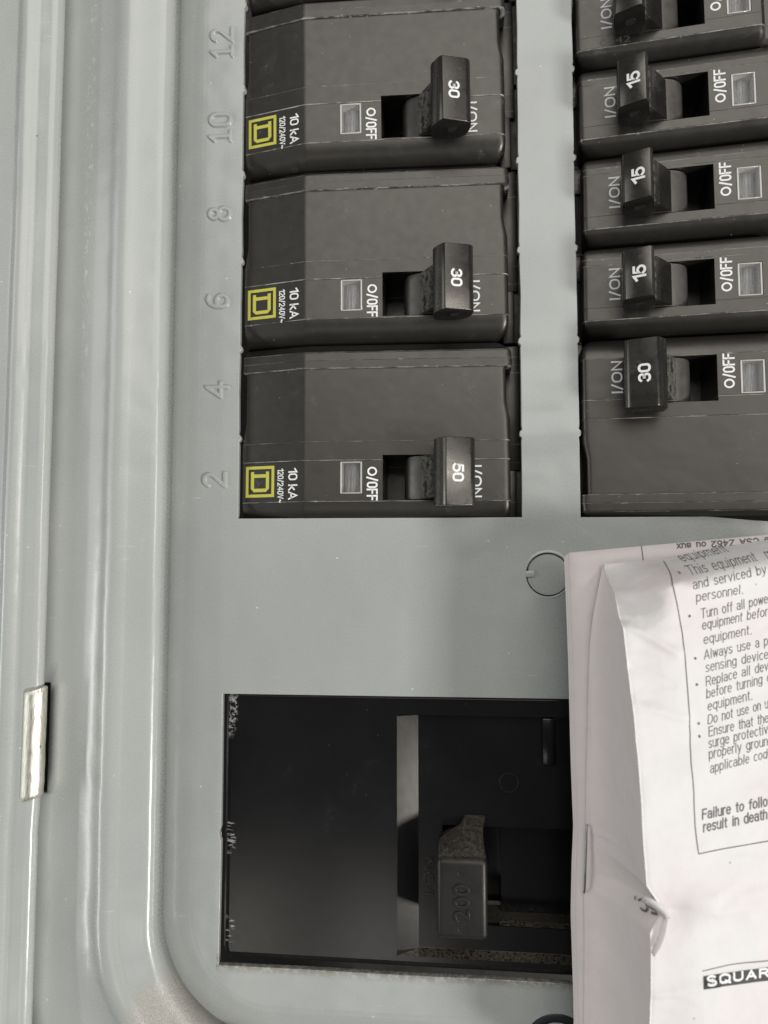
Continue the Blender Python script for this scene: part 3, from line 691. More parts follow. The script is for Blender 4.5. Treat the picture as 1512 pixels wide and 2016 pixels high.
    o = finish(bm, 'housing', 'black2' if poles == 2 else 'black1', None, 26)
    me = o.data; bpy.data.objects.remove(o); _hm[key] = me; return me

# lever outlines in (x, z)
H2 = [(-3.3, 3.0), (-3.35, 6.4), (-3.1, 7.3), (-2.6, 7.9), (-2.25, 8.1), (-1.9, 8.7), (-1.45, 9.3), (-0.9, 9.5), (3.6, 8.1), (4.15, 7.85), (4.5, 7.4), (4.55, 6.8), (4.3, 4.9), (3.6, 3.4), (2.3, 2.5), (0.6, 2.1), (-1.2, 2.2)]
H2 = [(x - 12.0, z) for x, z in H2]
H1 = [(-13.6, 1.4), (-13.9, 3.0), (-13.85, 5.0), (-13.6, 7.0), (-13.2, 8.8), (-12.95, 9.55), (-12.55, 9.9), (-12.1, 9.9), (-8.15, 8.4), (-7.75, 8.0), (-7.65, 7.2), (-7.85, 4.6), (-8.3, 2.9), (-9.1, 1.9), (-10.8, 1.4)]
_hd = {}
def drum_outline():
    c = (-15.3, -8.0); r = 9.2
    return [(c[0] + r * math.cos(R(a)), c[1] + r * math.sin(R(a))) for a in range(62, 130, 4)] + [(-21.6, -2.2), (-20.4, -10.5), (-14.0, -10.5)]
def handle_mesh(poles):
    if poles in _hd: return _hd[poles]
    P = H2 if poles == 2 else H1
    y0, y1 = (3.3, 16.4) if poles == 2 else (5.0, 14.6)
    bm = bmesh.new(); add_poly_prism(bm, P, y0, y1, 'y', 0.14)
    # bores at both ends
    cx = sum(p[0] for p in P) / len(P) + (0.4 if poles == 2 else 0); cz = sum(p[1] for p in P) / len(P) - 0.6
    arm = [(-15.6, 4.4), (-15.0, 6.2), (-12.4, 3.2), (-11.0, 1.2), (-12.0, -4), (-18.6, -4), (-18.3, 0.6), (-17.6, 1.6)]
    if poles == 1: arm = [(-15.5, 4.0), (-14.3, 5.6), (-13.2, 6.4), (-10.0, 2.0), (-9.4, 1.2), (-12.0, -4), (-18.8, -4), (-18.3, 0.4), (-16.6, 2.2)]
    add_poly_prism(bm, arm, 5.35, 13.85, 'y', 0.2)
    o = finish(bm, 'handle', 'handle', None, 35); me = o.data; bpy.data.objects.remove(o)
    bm = bmesh.new()
    for yy, s in ((y0, -1),):
        N = 20; prof = [(1.2, -0.02), (1.1, 0.08), (0.95, 0.06), (0.85, -0.05)]
        rr = [[bm.verts.new(mm((cx + r * math.cos(2 * math.pi * i / N), yy + s * h, cz + r * 0.9 * math.sin(2 * math.pi * i / N)))) for r, h in prof] for i in range(N)]
        for i in range(N):
            for j in range(3): bm.faces.new((rr[i][j], rr[(i + 1) % N][j], rr[(i + 1) % N][j + 1], rr[i][j + 1]))
    o = finish(bm, 'bore_rim', 'handle', None, 60); me2 = o.data; bpy.data.objects.remove(o)
    bm = bmesh.new()
    for yy, s in ((y0, -1),):
        vs = [bm.verts.new(mm((cx + 0.9 * math.cos(2 * math.pi * i / 20), yy + s * 0.012, cz + 0.8 * math.sin(2 * math.pi * i / 20)))) for i in range(20)]
        bm.faces.new(vs)
    o = finish(bm, 'bore', 'deep', None, 0); me3 = o.data; bpy.data.objects.remove(o)
    bm = bmesh.new(); add_poly_prism(bm, drum_outline(), 5.25, 13.95, 'y', 0.15)
    o = finish(bm, 'lever', 'lever', None, 35); me4 = o.data; bpy.data.objects.remove(o)
    _hd[poles] = (me, me2, me3, me4); return _hd[poles]
def window_meshes(zc):
    if 'w' in _hd: return _hd['w']
    x0, x1, y0, y1 = WIN
    bm = bmesh.new()
    # clear block: rim walls
    t = 0.42
    for (a, b, c, d) in ((x0 + .06, x0 + t, y0 + .06, y1 - .06), (x1 - t, x1 - .06, y0 + .06, y1 - .06), (x0 + t, x1 - t, y0 + .06, y0 + t * .7), (x0 + t, x1 - t, y1 - t * .7, y1 - .06)):
        add_box(bm, a, b, c, d, -2.2, zc + 0.14, 0.07, 1)
    o = finish(bm, 'window_rim', 'rim', None, 40); a_ = o.data; bpy.data.objects.remove(o)
    bm = bmesh.new(); add_box(bm, x0 + t, x1 - t, y0 + t * .7, y1 - t * .7, zc - 0.5, zc + 0.02, 0.06, 1)
    o = finish(bm, 'window_pane', 'lens', None, 40); b_ = o.data; bpy.data.objects.remove(o)
    bm = bmesh.new(); cx = (x0 + x1) / 2
    pts = [(cx + 2.0 * math.cos(R(a)), -2.9 + 2.6 * math.sin(R(a))) for a in range(20, 161, 10)] + [(x0 + .2, -2.38), (x1 - .2, -2.38)]
    add_poly_prism(bm, pts, y0 + .35, y1 - .35, 'y')
    o = finish(bm, 'indicator_barrel', 'barrel', None, 60); c_ = o.data; bpy.data.objects.remove(o)
    _hd['w'] = (a_, b_, c_); return _hd['w']
def use(name, me, parent):
    o = bpy.data.objects.new(name, me); COL.objects.link(o); o.parent = parent; return o
def breaker(poles, amps, label, group, loc, rot, left, short=False):
    root = thing('circuit_breaker', label, 'circuit breaker', loc, rot, group)
    hs = use('housing', housing_mesh(poles, short), root)
    me, m2, m3, m4 = handle_mesh(poles)
    use('lever', m4, root)
    h = use('handle', me, root)
    for e in (0, 1):
        yc = (3.3 + 16.4) if poles == 2 else (5.0 + 14.6)
        for nm, mq in (('bore_rim', m2), ('bore', m3)):
            q = use(nm, mq, h)
            if e: q.scale = (1, -1, 1); q.location = mm((0, yc, 0))
    a_, b_, c_ = window_meshes(interp(-32, ZX2))
    w = use('indicator_window', b_, root); use('window_rim', a_, w); use('indicator_barrel', c_, w)
    F = lambda x, y: ftop(x, y, poles, short) + 0.025
    if poles == 2:
        fz = lambda x, y: interp(x, [(-12.9, 9.5), (-8.4, 8.1)]) + 0.03
        strokes(amps, h, -10.7, 9.55 if left else 10.0, 3.5, 2.25, -90, fz, 0.19)
    else:
        fz = lambda x, y: interp(x, [(-12.3, 9.43), (-8.6, 8.0)]) + 0.04
        fz = lambda x, y: interp(x, [(-12.1, 9.9), (-8.15, 8.4)]) + 0.04
        strokes(amps, h, -10.4, 10.0, 3.15, 2.35, -90, fz, 0.19)
    strokes('I/ON', root, -7.0, 8.7, 6.5, 2.15, -90, F, 0.16, gap=0.26)
    strokes('o/0FF', root, -28.0, 8.35, 6.9, 2.25, -90, F, 0.155, gap=0.27)
    if left:
        strokes('10 kA', root, -44.4, 8.5, 6.5, 2.0, -90, F, 0.155, gap=0.22)
        strokes('120/240V~', root, -47.1, 8.2, 7.1, 1.35, -90, F, 0.145, gap=0.26)
        # emblem: a square outline with a slab letter D lying on its back inside
        bm = bmesh.new()
        X0, X1, Y0, Y1 = -54.9, -48.5, 5.9, 12.4
        def rect(a, b, c, d):
            n = 4; vs = [[bm.verts.new(mm((a + (b - a) * i / n, y, F(a + (b - a) * i / n, y)))) for y in (c, d)] for i in range(n + 1)]
            for i in range(n): bm.faces.new((vs[i][0], vs[i + 1][0], vs[i + 1][1], vs[i][1]))
        t = 0.62
        rect(X0, X0 + t, Y0, Y1); rect(X1 - t, X1, Y0, Y1); rect(X0 + t, X1 - t, Y0, Y0 + t); rect(X0 + t, X1 - t, Y1 - t, Y1)
        xa, xb = -53.75, -49.65; yb, yt = 7.0, 11.25; s = 0.72
        rect(xa + s, xb - s, yt - 1.25, yt - 1.25 + s)                    # spine of the letter
        rect(xa, xa + s, yb + .7, yt); rect(xb - s, xb, yb + .7, yt)
        rect(xa + .7, xb - .7, yb, yb + s)
        for (cx, sg) in ((xa, 1), (xb, -1)):
            q = [(cx, yb + .7), (cx + sg * .7, yb), (cx + sg * .7, yb + s), (cx + sg * s, yb + s + .02), (cx + sg * s, yb + .7)]
            bm.faces.new([bm.verts.new(mm((x, y, F(x, y)))) for x, y in (q if sg > 0 else q[::-1])])
        finish(bm, 'emblem', 'yellow_ink', root, 0)
    return root
B0 = 7.6
GL = 'two-pole breakers in the left column'; GR = 'narrow 15 amp breakers in the right column'
tilt = lambda t: (0, 0, math.pi) if not t else None
breaker(2, '50', 'black two-pole breaker with shiny 50 handle, bottom of left column beside embossed 2 and 4', GL, (12.1, B0, 0), (0, 0, R(0.0)), True)
breaker(2, '30', 'black two-pole breaker marked 30, middle of left column beside embossed 6 and 8', GL, (12.1, B0 + 38.1, 0.0), (0, 0, R(0.3)), True)
breaker(2, '30', 'black two-pole breaker marked 30, upper left column beside embossed 10 and 12', GL, (11.9, B0 + 76.2, 0.1), (0, 0, R(0.7)), True)
breaker(2, '30', 'black breaker at the very top of left column, only its lower edge in view', GL, (11.9, B0 + 114.6, 0.0), (0, 0, R(0.7)), True)
def right(poles, amps, label, ytop_, t=0.08, z0=-1.0, group=None, short=False, rz=0.0, x0=26.2):
    r = breaker(poles, amps, label, group, (x0, ytop_, z0), (0, 0, 0), False, short)
    # turned end for end, then cocked up away from the rail
    m = Matrix.Rotation(-math.atan(t), 4, 'Y') @ Matrix.Rotation(math.pi + R(rz), 4, 'Z')
    r.rotation_euler = m.to_euler(); return r
right(2, '30', 'black two-pole breaker with cylindrical 30 handle, bottom of right column above the booklet', 45.65, 0.06, -0.7)
right(1, '15', 'narrow black 15 breaker just above the two-pole 30 breaker in right column', 64.72, 0.085, -1.0, GR, True)
right(1, '15', 'narrow black 15 breaker second above the two-pole 30 breaker, right column', 83.75, 0.10, -1.0, GR, False, 0.2, 26.5)
right(1, '15', 'narrow black 15 breaker third above the two-pole 30 breaker, right column', 102.85, 0.10, -1.0, GR, False, 0.4, 26.0)
b1 = right(1, '15', 'narrow black breaker cut by the top edge, stamped with faint code, right column', 121.95, 0.10, -1.0, GR, True, 0.4, 25.6)
letters('0542', 'faded_ink', b1, -8.6, 14.9, 6.0, 1.35, 180, lambda x, y: ftop(x, y, 1, True) + 0.02, 0.0)

# ------------------------------------------------------------------ main breaker
mb = thing('main_breaker', 'large black main breaker with molded 200 handle in a recess, partly under the booklet', 'main breaker', (0, 0, 0))
# face with a stepped recess, built as a height grid
X0, X1, YB_, YT_ = -46.25, 92.0, -78.9, -26.9
RX0, RX1, RYT, RYB = -11.1, 92.0, -30.5, -76.9
ZF = -1.2; ZRc = -3.0
HS = (-2.1, 92.0, -71.2, -52.1)     # handle slot
xs = sorted(set([X0 - .02, X0, X0 + .15, X0 + .5, X0 + 1.2, X0 + 2.4, -30, -18, RX0, RX0 + 0.12, RX0 + 4.2, HS[0], 9.9, 30, 60, 90]))
ys = sorted(set([YB_ - .02, YB_, YB_ + .12, YB_ + .4, YB_ + 1.0, YB_ + 2.2 - .3, RYB, RYB + 0.9, RYB + 1.0, HS[2] - .05, HS[2], HS[3], RYT - 0.35, RYT - .3, RYT, RYT + .12, YT_ - .4, YT_ - .1, YT_, YT_ + 0.02, -60, -45]))
def mz(x, y):
    if x < X0 + 1e-4 or y < YB_ - 1e-4 or y > YT_ + 1e-4: return -14
    z = ZF + 0.35 * math.sin(0)
    z -= max(0, 0.28 - (x - X0) * 0.3) ** 1.0 * 1.0
    z -= max(0, 0.30 - (y - YB_) * 0.35)
    z -= max(0, 0.15 - (YT_ - y) * 0.5)
    if RYB < y < RYT and x > RX0:
        a = min(1, (x - RX0) / 4.3); b = min(1, (y - RYB) / 0.95); c = min(1, (RYT - y) / 0.32)
        z = ZF + (ZRc - ZF) * min(a, b, c)
    return z
rad = 2.2
bm = bmesh.new(); g = {}
for i, x in enumerate(xs):
    for j, y in enumerate(ys):
        xx = x
        for yc, sgn in ((YB_ + rad, -1), (YT_ - 0.6, 1)):
            rr = rad if sgn < 0 else 0.6
            dy = (y - yc) * sgn
            if dy > 0 and x < X0 + 3: xx = x + (rr - math.sqrt(max(0, rr * rr - min(rr, dy) ** 2))) * max(0, 1 - (x - X0) / 3.0)
        g[i, j] = bm.verts.new(mm((xx, y - 0.012 * (x - X0) * (1 if y < -50 else 0) * 0.6, mz(x, y))))
for i in range(len(xs) - 1):
    for j in range(len(ys) - 1):
        if xs[i] >= HS[0] - 1e-4 and ys[j] >= HS[2] - 1e-4 and ys[j + 1] <= HS[3] + 1e-4: continue
        bm.faces.new((g[i, j], g[i + 1, j], g[i + 1, j + 1], g[i, j + 1]))
# slot walls
add_box(bm, HS[0] - 0.6, HS[0] - 0.02, HS[2] - .5, HS[3] + .5, -16, ZRc - 0.03)
add_box(bm, HS[0] - .6, 90, HS[3] + .02, HS[3] + 0.6, -16, ZRc - 0.03)
vs = [bm.verts.new(mm(p)) for p in ((9.0, HS[2] - .3, ZRc - .02), (90, HS[2] - .9, ZRc - .02), (90, HS[2] - 0.35, ZRc - 1.3), (9.0, HS[2] + 0.25, ZRc - 1.3))]; bm.faces.new(vs)
add_box(bm, -2.6, 90, HS[2] - 3, HS[2] - 0.3, -12, ZRc - 1.2)
add_box(bm, HS[0] - 1, 9.8, HS[2] - .6, HS[3] + .6, -17, -14.5); add_box(bm, 9.8, 90, HS[2] - 1.6, HS[3] + .6, -17, -9.0)
face = finish(bm, 'housing', 'main', mb, 5)
# thin parting bead along the top, tab and pin circle on the recess floor
bm = bmesh.new(); add_box(bm, 17.7, 20.4, -40.0, -30.9, ZRc - .3, ZRc + 1.1, 0.3); finish(bm, 'rib', 'main', mb)
bm = bmesh.new(); N = 32
prof = [(1.95, 0.0), (1.88, 0.13), (1.78, 0.13), (1.68, -0.1)]
rr = [[bm.verts.new(mm((11.2 + r * math.cos(2 * math.pi * i / N), -43.8 + r * math.sin(2 * math.pi * i / N), ZRc + h))) for r, h in prof] for i in range(N)]
for i in range(N):
    for j in range(3): bm.faces.new((rr[i][j], rr[(i + 1) % N][j], rr[(i + 1) % N][j + 1], rr[i][j + 1]))
finish(bm, 'pin_ring', 'main_handle', mb, 60)
letters('I/ON', 'main', mb, -4.9, -62.6, 7.2, 2.1, 90, lambda x, y: ZRc + 0.04, 0.0, 0.03, 0.02, 'molded_lettering', 2.0)
# handle: rounded block with a flared neck running up into the slot
mh = bpy.data.objects.new('handle', None)
bm = bmesh.new(); add_box(bm, -4.75, 4.75, -7.4, 7.4, 1.5, 11.6, 1.1, 5)
rows = []
for y, xl, xr, z in ((6.9, -4.6, 4.6, 11.0), (7.9, -4.3, 4.3, 10.2), (8.8, -2.8, 4.15, 9.2), (9.8, -1.2, 4.1, 8.0), (10.8, -0.1, 4.2, 6.4), (12.0, 0.5, 4.6, 4.0), (13.2, 0.8, 4.9, 1.0)):
    rows.append([bm.verts.new(mm(p)) for p in ((xl, y, 0), (xl, y, z - .5), (xl + .35, y, z), (xr - .35, y, z), (xr, y, z - .5), (xr, y, 0))])
for a, b in zip(rows, rows[1:]):
    for i in range(5): bm.faces.new((a[i], a[i + 1], b[i + 1], b[i]))
hb = finish(bm, 'handle', 'main_handle', mb, 40); hb.location = mm((1.65, -62.9, -5.6))
letters('200', 'main_handle', hb, -0.1, -0.6, 6.9, 3.0, 90, lambda x, y: 11.64, 0.0, 0.025, 0.02, 'molded_lettering', 5.0)
for yy in (4.6, -5.6):
    bm = bmesh.new(); N = 14
    for j in range(N):
        a0, a1 = R(40 + 250 * j / N), R(40 + 250 * (j + 1) / N)
        q = [(r * math.cos(a), r * math.sin(a), h) for a, r, h in ((a0, .75, 0), (a0, .62, .12), (a1, .62, .12), (a1, .75, 0))]
        bm.faces.new([bm.verts.new(mm((x - 0.2, y + yy, 11.6 + z))) for x, y, z in q])
        q = [(r * math.cos(a), r * math.sin(a), h) for a, r, h in ((a0, .62, .12), (a0, .48, 0), (a1, .48, 0), (a1, .62, .12))]
        bm.faces.new([bm.verts.new(mm((x - 0.2, y + yy, 11.6 + z))) for x, y, z in q])
    finish(bm, 'molded_mark', 'main_handle', hb, 60)
bpy.data.objects.remove(mh)

# cover screw in its dimple near the bottom edge
scw = thing('cover_screw', 'dark round screw head at the bottom border, left of the booklet', 'screw', (19.6, -92.4, 0.1))
bm = bmesh.new(); N = 40
prof = [(0.01, 1.0), (2.2, 0.95), (3.6, 0.6), (4.3, 0.05), (4.5, -0.3), (4.7, -0.3)]
rr = [[bm.verts.new(mm((r * math.cos(2 * math.pi * i / N), r * math.sin(2 * math.pi * i / N), z))) for r, z in prof] for i in range(N)]
for i in range(N):
    for j in range(len(prof) - 1): bm.faces.new((rr[i][j], rr[(i + 1) % N][j], rr[(i + 1) % N][j + 1], rr[i][j + 1]))
finish(bm, 'head', 'screw', scw, 50)
bm = bmesh.new(); prof = [(4.6, -0.25), (5.2, 0.02), (5.7, 0.12), (6.4, 0.0), (6.6, -.1)]
rr = [[bm.verts.new(mm((r * math.cos(2 * math.pi * i / N), r * math.sin(2 * math.pi * i / N), z))) for r, z in prof] for i in range(N)]
for i in range(N):
    for j in range(len(prof) - 1): bm.faces.new((rr[i][j], rr[(i + 1) % N][j], rr[(i + 1) % N][j + 1], rr[i][j + 1]))
finish(bm, 'washer', 'screw', scw, 50)

# ------------------------------------------------------------------ folded instruction booklet
bk = thing('instruction_booklet', 'creased white instruction booklet with stapled fold and safety bullet list, over the main breaker', 'booklet', (0, 0, 0))
RIDGE = [[-0.33, 28.04, 9.6], [-5.08, 28.19, 17.0], [-8.98, 28.06, 21.0], [-11.02, 28.38, 22.3], [-15.88, 28.62, 23.5], [-24.83, 29.29, 24.3], [-34.23, 29.87, 25.0], [-45.39, 30.25, 25.0], [-51.52, 30.7, 24.4], [-55.96, 33.66, 22.8], [-59.04, 31.29, 24.0], [-68.51, 31.27, 23.2], [-73.57, 31.1, 22.8], [-88.33, 30.8, 22.0]]
VAL = [[-0.43, 27.94], [-10.03, 25.93], [-14.01, 25.39], [-19.55, 25.02], [-36.16, 24.35], [-48.31, 23.95], [-60.41, 23.47], [-69.3, 23.4], [-81.14, 23.09], [-97.63, 22.71]]
OUT = [[0.89, 21.13], [-18.08, 21.56], [-36.51, 21.71], [-48.31, 21.97], [-54.62, 21.59], [-63.57, 21.26], [-77.68, 21.47], [-82.57, 21.48], [-98.5, 21.2]]
TOP = [[27.86, -0.33], [34.49, 0.41], [38.82, 0.69], [46.92, 2.53], [56.87, 4.16], [73.3, 6.56]]
LINES = [[40.98, 0.22, 49.24, 2.03, "equipment", ""], [40.33, -2.13, 52.46, 0.35, "This equipment", "  must only be installed"], [40.22, -4.44, 53.23, -1.85, "and serviced by", " qualified"], [40.7, -6.5, 49.03, -5.17, "personnel.", ""], [41.37, -9.25, 53.31, -6.83, "Turn off all powe", "r supplying"], [41.52, -11.13, 53.24, -8.97, "equipment befor", "e working"], [41.7, -13.49, 50.34, -11.98, "equipment.", ""], [41.7, -16.01, 53.09, -13.85, "Always use a p", "roperly rated"], [41.89, -18.07, 53.0, -16.09, "sensing device", " to confirm"], [41.83, -20.37, 52.91, -18.02, "Replace all dev", "ices, doors"], [41.84, -22.34, 51.76, -20.23, "before turning", " on power"], [42.03, -24.37, 49.93, -22.75, "equipment.", ""], [42.03, -26.58, 52.62, -24.22, "Do not use on u", "ngrounded"], [42.11, -28.55, 52.52, -26.55, "Ensure that the", " panel and"], [41.95, -30.39, 52.26, -28.37, "surge protectiv", "e device"], [41.89, -32.08, 52.17, -30.33, "properly groun", "ded"], [41.98, -34.32, 52.07, -32.45, "applicable cod", "es"], [40.44, -41.63, 51.75, -40.1, "Failure to follo", "w these"], [40.55, -43.62, 51.66, -42.21, "result in death", " or"]]
BUL = [[38.84, -1.7], [39.38, -8.88], [40.1, -15.81], [40.21, -20.08], [40.42, -26.44], [40.43, -28.48]]
BORDER = [[38.26, 0.32], [37.74, -0.58], [36.54, -3.6], [37.13, -6.34], [37.7, -9.57], [38.06, -12.2], [38.33, -15.52], [38.53, -19.81], [38.64, -21.87], [38.83, -27.51], [38.72, -33.1], [39.02, -37.15], [39.1, -42.74], [39.55, -47.03], [51.69, -45.82], [59.67, -44.96]]
BOX = [[39.74, -66.01], [39.57, -67.8], [50.75, -67.64], [50.83, -65.51]]
BOXT = [40.36, -67.26, 50.69, -66.84]
RULE = [[39.65, -65.24], [44.44, -64.66], [50.87, -64.54], [58.71, -64.48]]
UPS = [41.52, 3.46, 57.66, 4.62]
VLINE = [35.12, 3.14, 35.41, -0.05]
BT = [[21.42, 1.84], [57.72, 5.15]]
EC = [30.24, -56.65, 33.89, -57.66]
ECL = [30.59, -57.28, 32.79, -56.16]

def lerp(t, P):
    if t >= P[0][0]: return P[0][1:]
    for a, b in zip(P, P[1:]):
        if t >= b[0]:
            k = (a[0] - t) / (a[0] - b[0]); return tuple(a[i] + (b[i] - a[i]) * k for i in range(1, len(a)))
    return P[-1][1:]
def ytop(x):
    for a, b in zip(TOP, TOP[1:]):
        if x <= b[0] or b is TOP[-1]:
            k = (x - a[0]) / (b[0] - a[0]); return a[1] + (b[1] - a[1]) * k
def hz(x, y):
    xr, zr = lerp(y, RIDGE)
    s = max(0.0, x - xr); k = min(1.0, s / 9.0); k = k * k * (3 - 2 * k)
    z = zr + (25.0 - zr) * k - 0.30 * s * (1 - 0.0035 * s)
    d = max(0, ytop(x) - y)
    g = 1 - (1 - min(1, d / 5.5)) ** 2.2
    return 9.6 + (z - 9.6) * g
def wrinkle(x, y):
    v = Vector((x * 0.10 + y * 0.05, y * 0.22 - x * 0.05, 0.5))
    return 0.35 * noise.noise(v) + 0.25 * (1 - abs(noise.noise(v * 1.6 + Vector((4, 2, 0)))) * 4)  * 0.25 + crease(x, y)
def crease(x, y):
    """soft diagonal buckles below the fold near the ridge"""
    h = 0
    for (ax, ay, bx, by, w, a) in ((30.0, -5.5, 38, -3.2, 0.9, 0.45), (29.2, -10.5, 37, -15.0, 0.8, 0.5), (29.4, -17, 36, -20.0, 0.8, -0.35), (29.8, -23, 38, -25.5, 0.9, 0.45), (33.2, -55.0, 42, -54.2, 1.0, 0.35), (33, -58, 46, -60, 1.8, -0.2), (32, -69, 42, -67.2, 0.7, 0.3)):
        d = seg_d(x, y, (ax, ay), (bx, by)); h += a * math.exp(-(d / w) ** 2)
    return h
def zfront(x, y): return hz(x, y) + wrinkle(x, y) * min(1.0, max(0, ytop(x) - y) / 3.0)
# back leaves: three sheets seen as a stepped corner
def sheet(x_off, y_off, z, name):
    bm = bmesh.new(); rows = []
    nx = 14
    for i in range(46):
        t = i / 45; row = []
        for j in range(nx + 1):
            u = j / nx
            yt = BT[0][1] + y_off + (BT[1][1] - BT[0][1]) * (u * 53.0) / (BT[1][0] - BT[0][0])
            y = yt - t * (100 + yt)
            xl = lerp(y, OUT)[0] + x_off
            x = xl + u * 53.0
            zz = z + 0.20 * noise.noise(Vector((x * 0.05, y * 0.05, z)))
            row.append(bm.verts.new(mm((x, y, zz))))
        rows.append(row)
    for a, b in zip(rows, rows[1:]):
        for j in range(nx): bm.faces.new((a[j], a[j + 1], b[j + 1], b[j]))
    o = finish(bm, name, 'paper_pink_cast', bk, 60)
    m = o.modifiers.new('thickness', 'SOLIDIFY'); m.thickness = 0.16 * S; return o
sheet(0.75, 0.0, 8.45, 'leaf'); sheet(0.35, -0.35, 8.1, 'leaf'); sheet(0.0, -0.75, 7.75, 'leaf'); sheet(0.15, -0.6, 7.2, 'leaf'); sheet(0.3, -0.9, 6.4, 'leaf')
zb = lambda x, y: 8.45 + 0.20 * noise.noise(Vector((x * 0.05, y * 0.05, 8.45))) + 0.04
# front leaf: a mountain fold whose ridge runs down the page
bm = bmesh.new(); rows = []
ny = 300
for i in range(ny + 1):
    t = (i / ny); yb = -(t ** 1.15) * 97.0
    row = []
    for j in range(0, 96):
        if j <= 14:
            u = j / 14
            y = yb - 0.40
            xv = lerp(y, VAL)[0]; xr, zr = lerp(y, RIDGE)
            x = xv + (xr - xv) * (u ** 0.85)
            # the near side of the fold hangs down to the staple line
            zt = zfront(xr, y); z0 = 9.1
            uu = u ** 2.0
            z = z0 + (zt - z0) * uu + 0.5 * math.sin(math.pi * u) * noise.noise(Vector((u * 2, y * 0.09, 6))) + 0.25 * math.sin(math.pi * u) * (1 if -49 < y < -48 else 0)
            if u < 0.12: z = z0 + (z - z0)
        else:
            u = (j - 14) / 81
            y0 = yb - 0.40
            xr, zr = lerp(y0, RIDGE)
            x = xr + (76 - xr) * (u ** 1.25)
            y = yb + ytop(x) * max(0, 1 - t * 6) - 0.40 * 1.0 * max(0, 1 - u * 10)
            if t * 6 < 1: y = yb + ytop(x) * (1 - t * 6) - (0.40 + 0.33 * 0) * max(0, 1 - u * 8) if False else yb + (ytop(x) + 0.33) * (1 - t * 6) - 0.40
            z = zfront(x, y)
            rd = math.exp(-(x - xr) / 0.35) * 0.30; z -= rd
        row.append(bm.verts.new(mm((x, y, z))))
    rows.append(row)
for a, b in zip(rows, rows[1:]):
    for j in range(95): bm.faces.new((a[j], a[j + 1], b[j + 1], b[j]))
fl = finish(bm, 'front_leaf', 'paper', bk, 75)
fl.data.materials.append(M['paper_pink_cast'])
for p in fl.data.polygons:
    if p.index % 95 < 14: p.material_index = 1  # shaded flank takes the pinker copy, its cast painted in
# printed matter on the front leaf
zp = lambda x, y: zfront(x, y) + 0.05
def line_text(x0, y0, x1, y1, vis, rest, wt, cap, mat='black_ink', zf=zp, name='printed_line', gap=0.20, shear=0.04):
    conv = lambda t: t.replace('o', 'ø')
    lv, tv = layout(conv(vis), gap); la, ta = layout(conv(vis + rest), gap)
    L = math.hypot(x1 - x0, y1 - y0); sx = L / tv; ux, uy = (x1 - x0) / L, (y1 - y0) / L
    def V3(p):
        u = p[0] + ta * sx / 2; w = p[1] + cap / 2
        x = x0 + u * ux + w * shear; y = y0 + u * uy + w
        return mm((x, y, zf(x, y)))
    return stroke_mesh(la, ta, sx, cap, wt / 2, V3, bk, mat, name, 0.35)
for k, (x0, y0, x1, y1, vis, rest) in enumerate(LINES):
    b_ = k >= 17
    line_text(x0, y0, x1, y1, vis, rest, 0.23 if b_ else 0.135, 1.5 if k else 1.25)
for (x, y) in BUL:
    bm = bmesh.new(); vs = []
    for i in range(10):
        a = 2 * math.pi * i / 10; px, py = x + 0.22 * math.cos(a), y + 0.24 * math.sin(a); vs.append(bm.verts.new(mm((px, py, zp(px, py)))))
    bm.faces.new(vs); finish(bm, 'printed_bullet', 'black_ink', bk, 0)
def ribbon(pts, w, name, mat='black_ink', zf=zp):
    P = []
    for a, b in zip(pts, pts[1:]):
        n = max(2, int(math.hypot(b[0] - a[0], b[1] - a[1]) / 0.4))
        P += [(a[0] + (b[0] - a[0]) * i / n, a[1] + (b[1] - a[1]) * i / n) for i in range(n)]
    P.append(pts[-1]); bm = bmesh.new(); rows = []
    for i, p in enumerate(P):
        q0 = P[max(0, i - 1)]; q1 = P[min(len(P) - 1, i + 1)]; dx, dy = q1[0] - q0[0], q1[1] - q0[1]; l = math.hypot(dx, dy) or 1
        nx, ny_ = -dy / l * w / 2, dx / l * w / 2
        rows.append([bm.verts.new(mm((p[0] + s * nx, p[1] + s * ny_, zf(p[0] + s * nx, p[1] + s * ny_)))) for s in (-1, 1)])
    for a, b in zip(rows, rows[1:]): bm.faces.new((a[0], a[1], b[1], b[0]))
    finish(bm, name, mat, bk, 0)
ribbon(BORDER[:14], 0.17, 'printed_frame'); ribbon(BORDER[13:], 0.17, 'printed_frame')
ribbon(RULE, 0.14, 'printed_rule')
# black brand block with reversed lettering
(ax, ay), (bx, by), (cx_, cy_), (dx_, dy_) = BOX
bm = bmesh.new(); rows = []
for i in range(61):
    u = i / 60 * 1.9; row = []
    for j in range(7):
        v = j / 6
        x = (ax + (dx_ - ax) * u) * (1 - v) + (bx + (cx_ - bx) * u) * v; y = (ay + (dy_ - ay) * u) * (1 - v) + (by + (cy_ - by) * u) * v
        row.append(bm.verts.new(mm((x, y, zp(x, y)))))
    rows.append(row)
for a, b in zip(rows, rows[1:]):
    for j in range(6): bm.faces.new((a[j], a[j + 1], b[j + 1], b[j]))
finish(bm, 'brand_block', 'box_ink', bk, 0)
line_text(*BOXT, 'SQUAR', 'E D', 0.34, 1.15, 'white_ink', lambda x, y: zp(x, y) + 0.06, 'brand_lettering', 0.34)
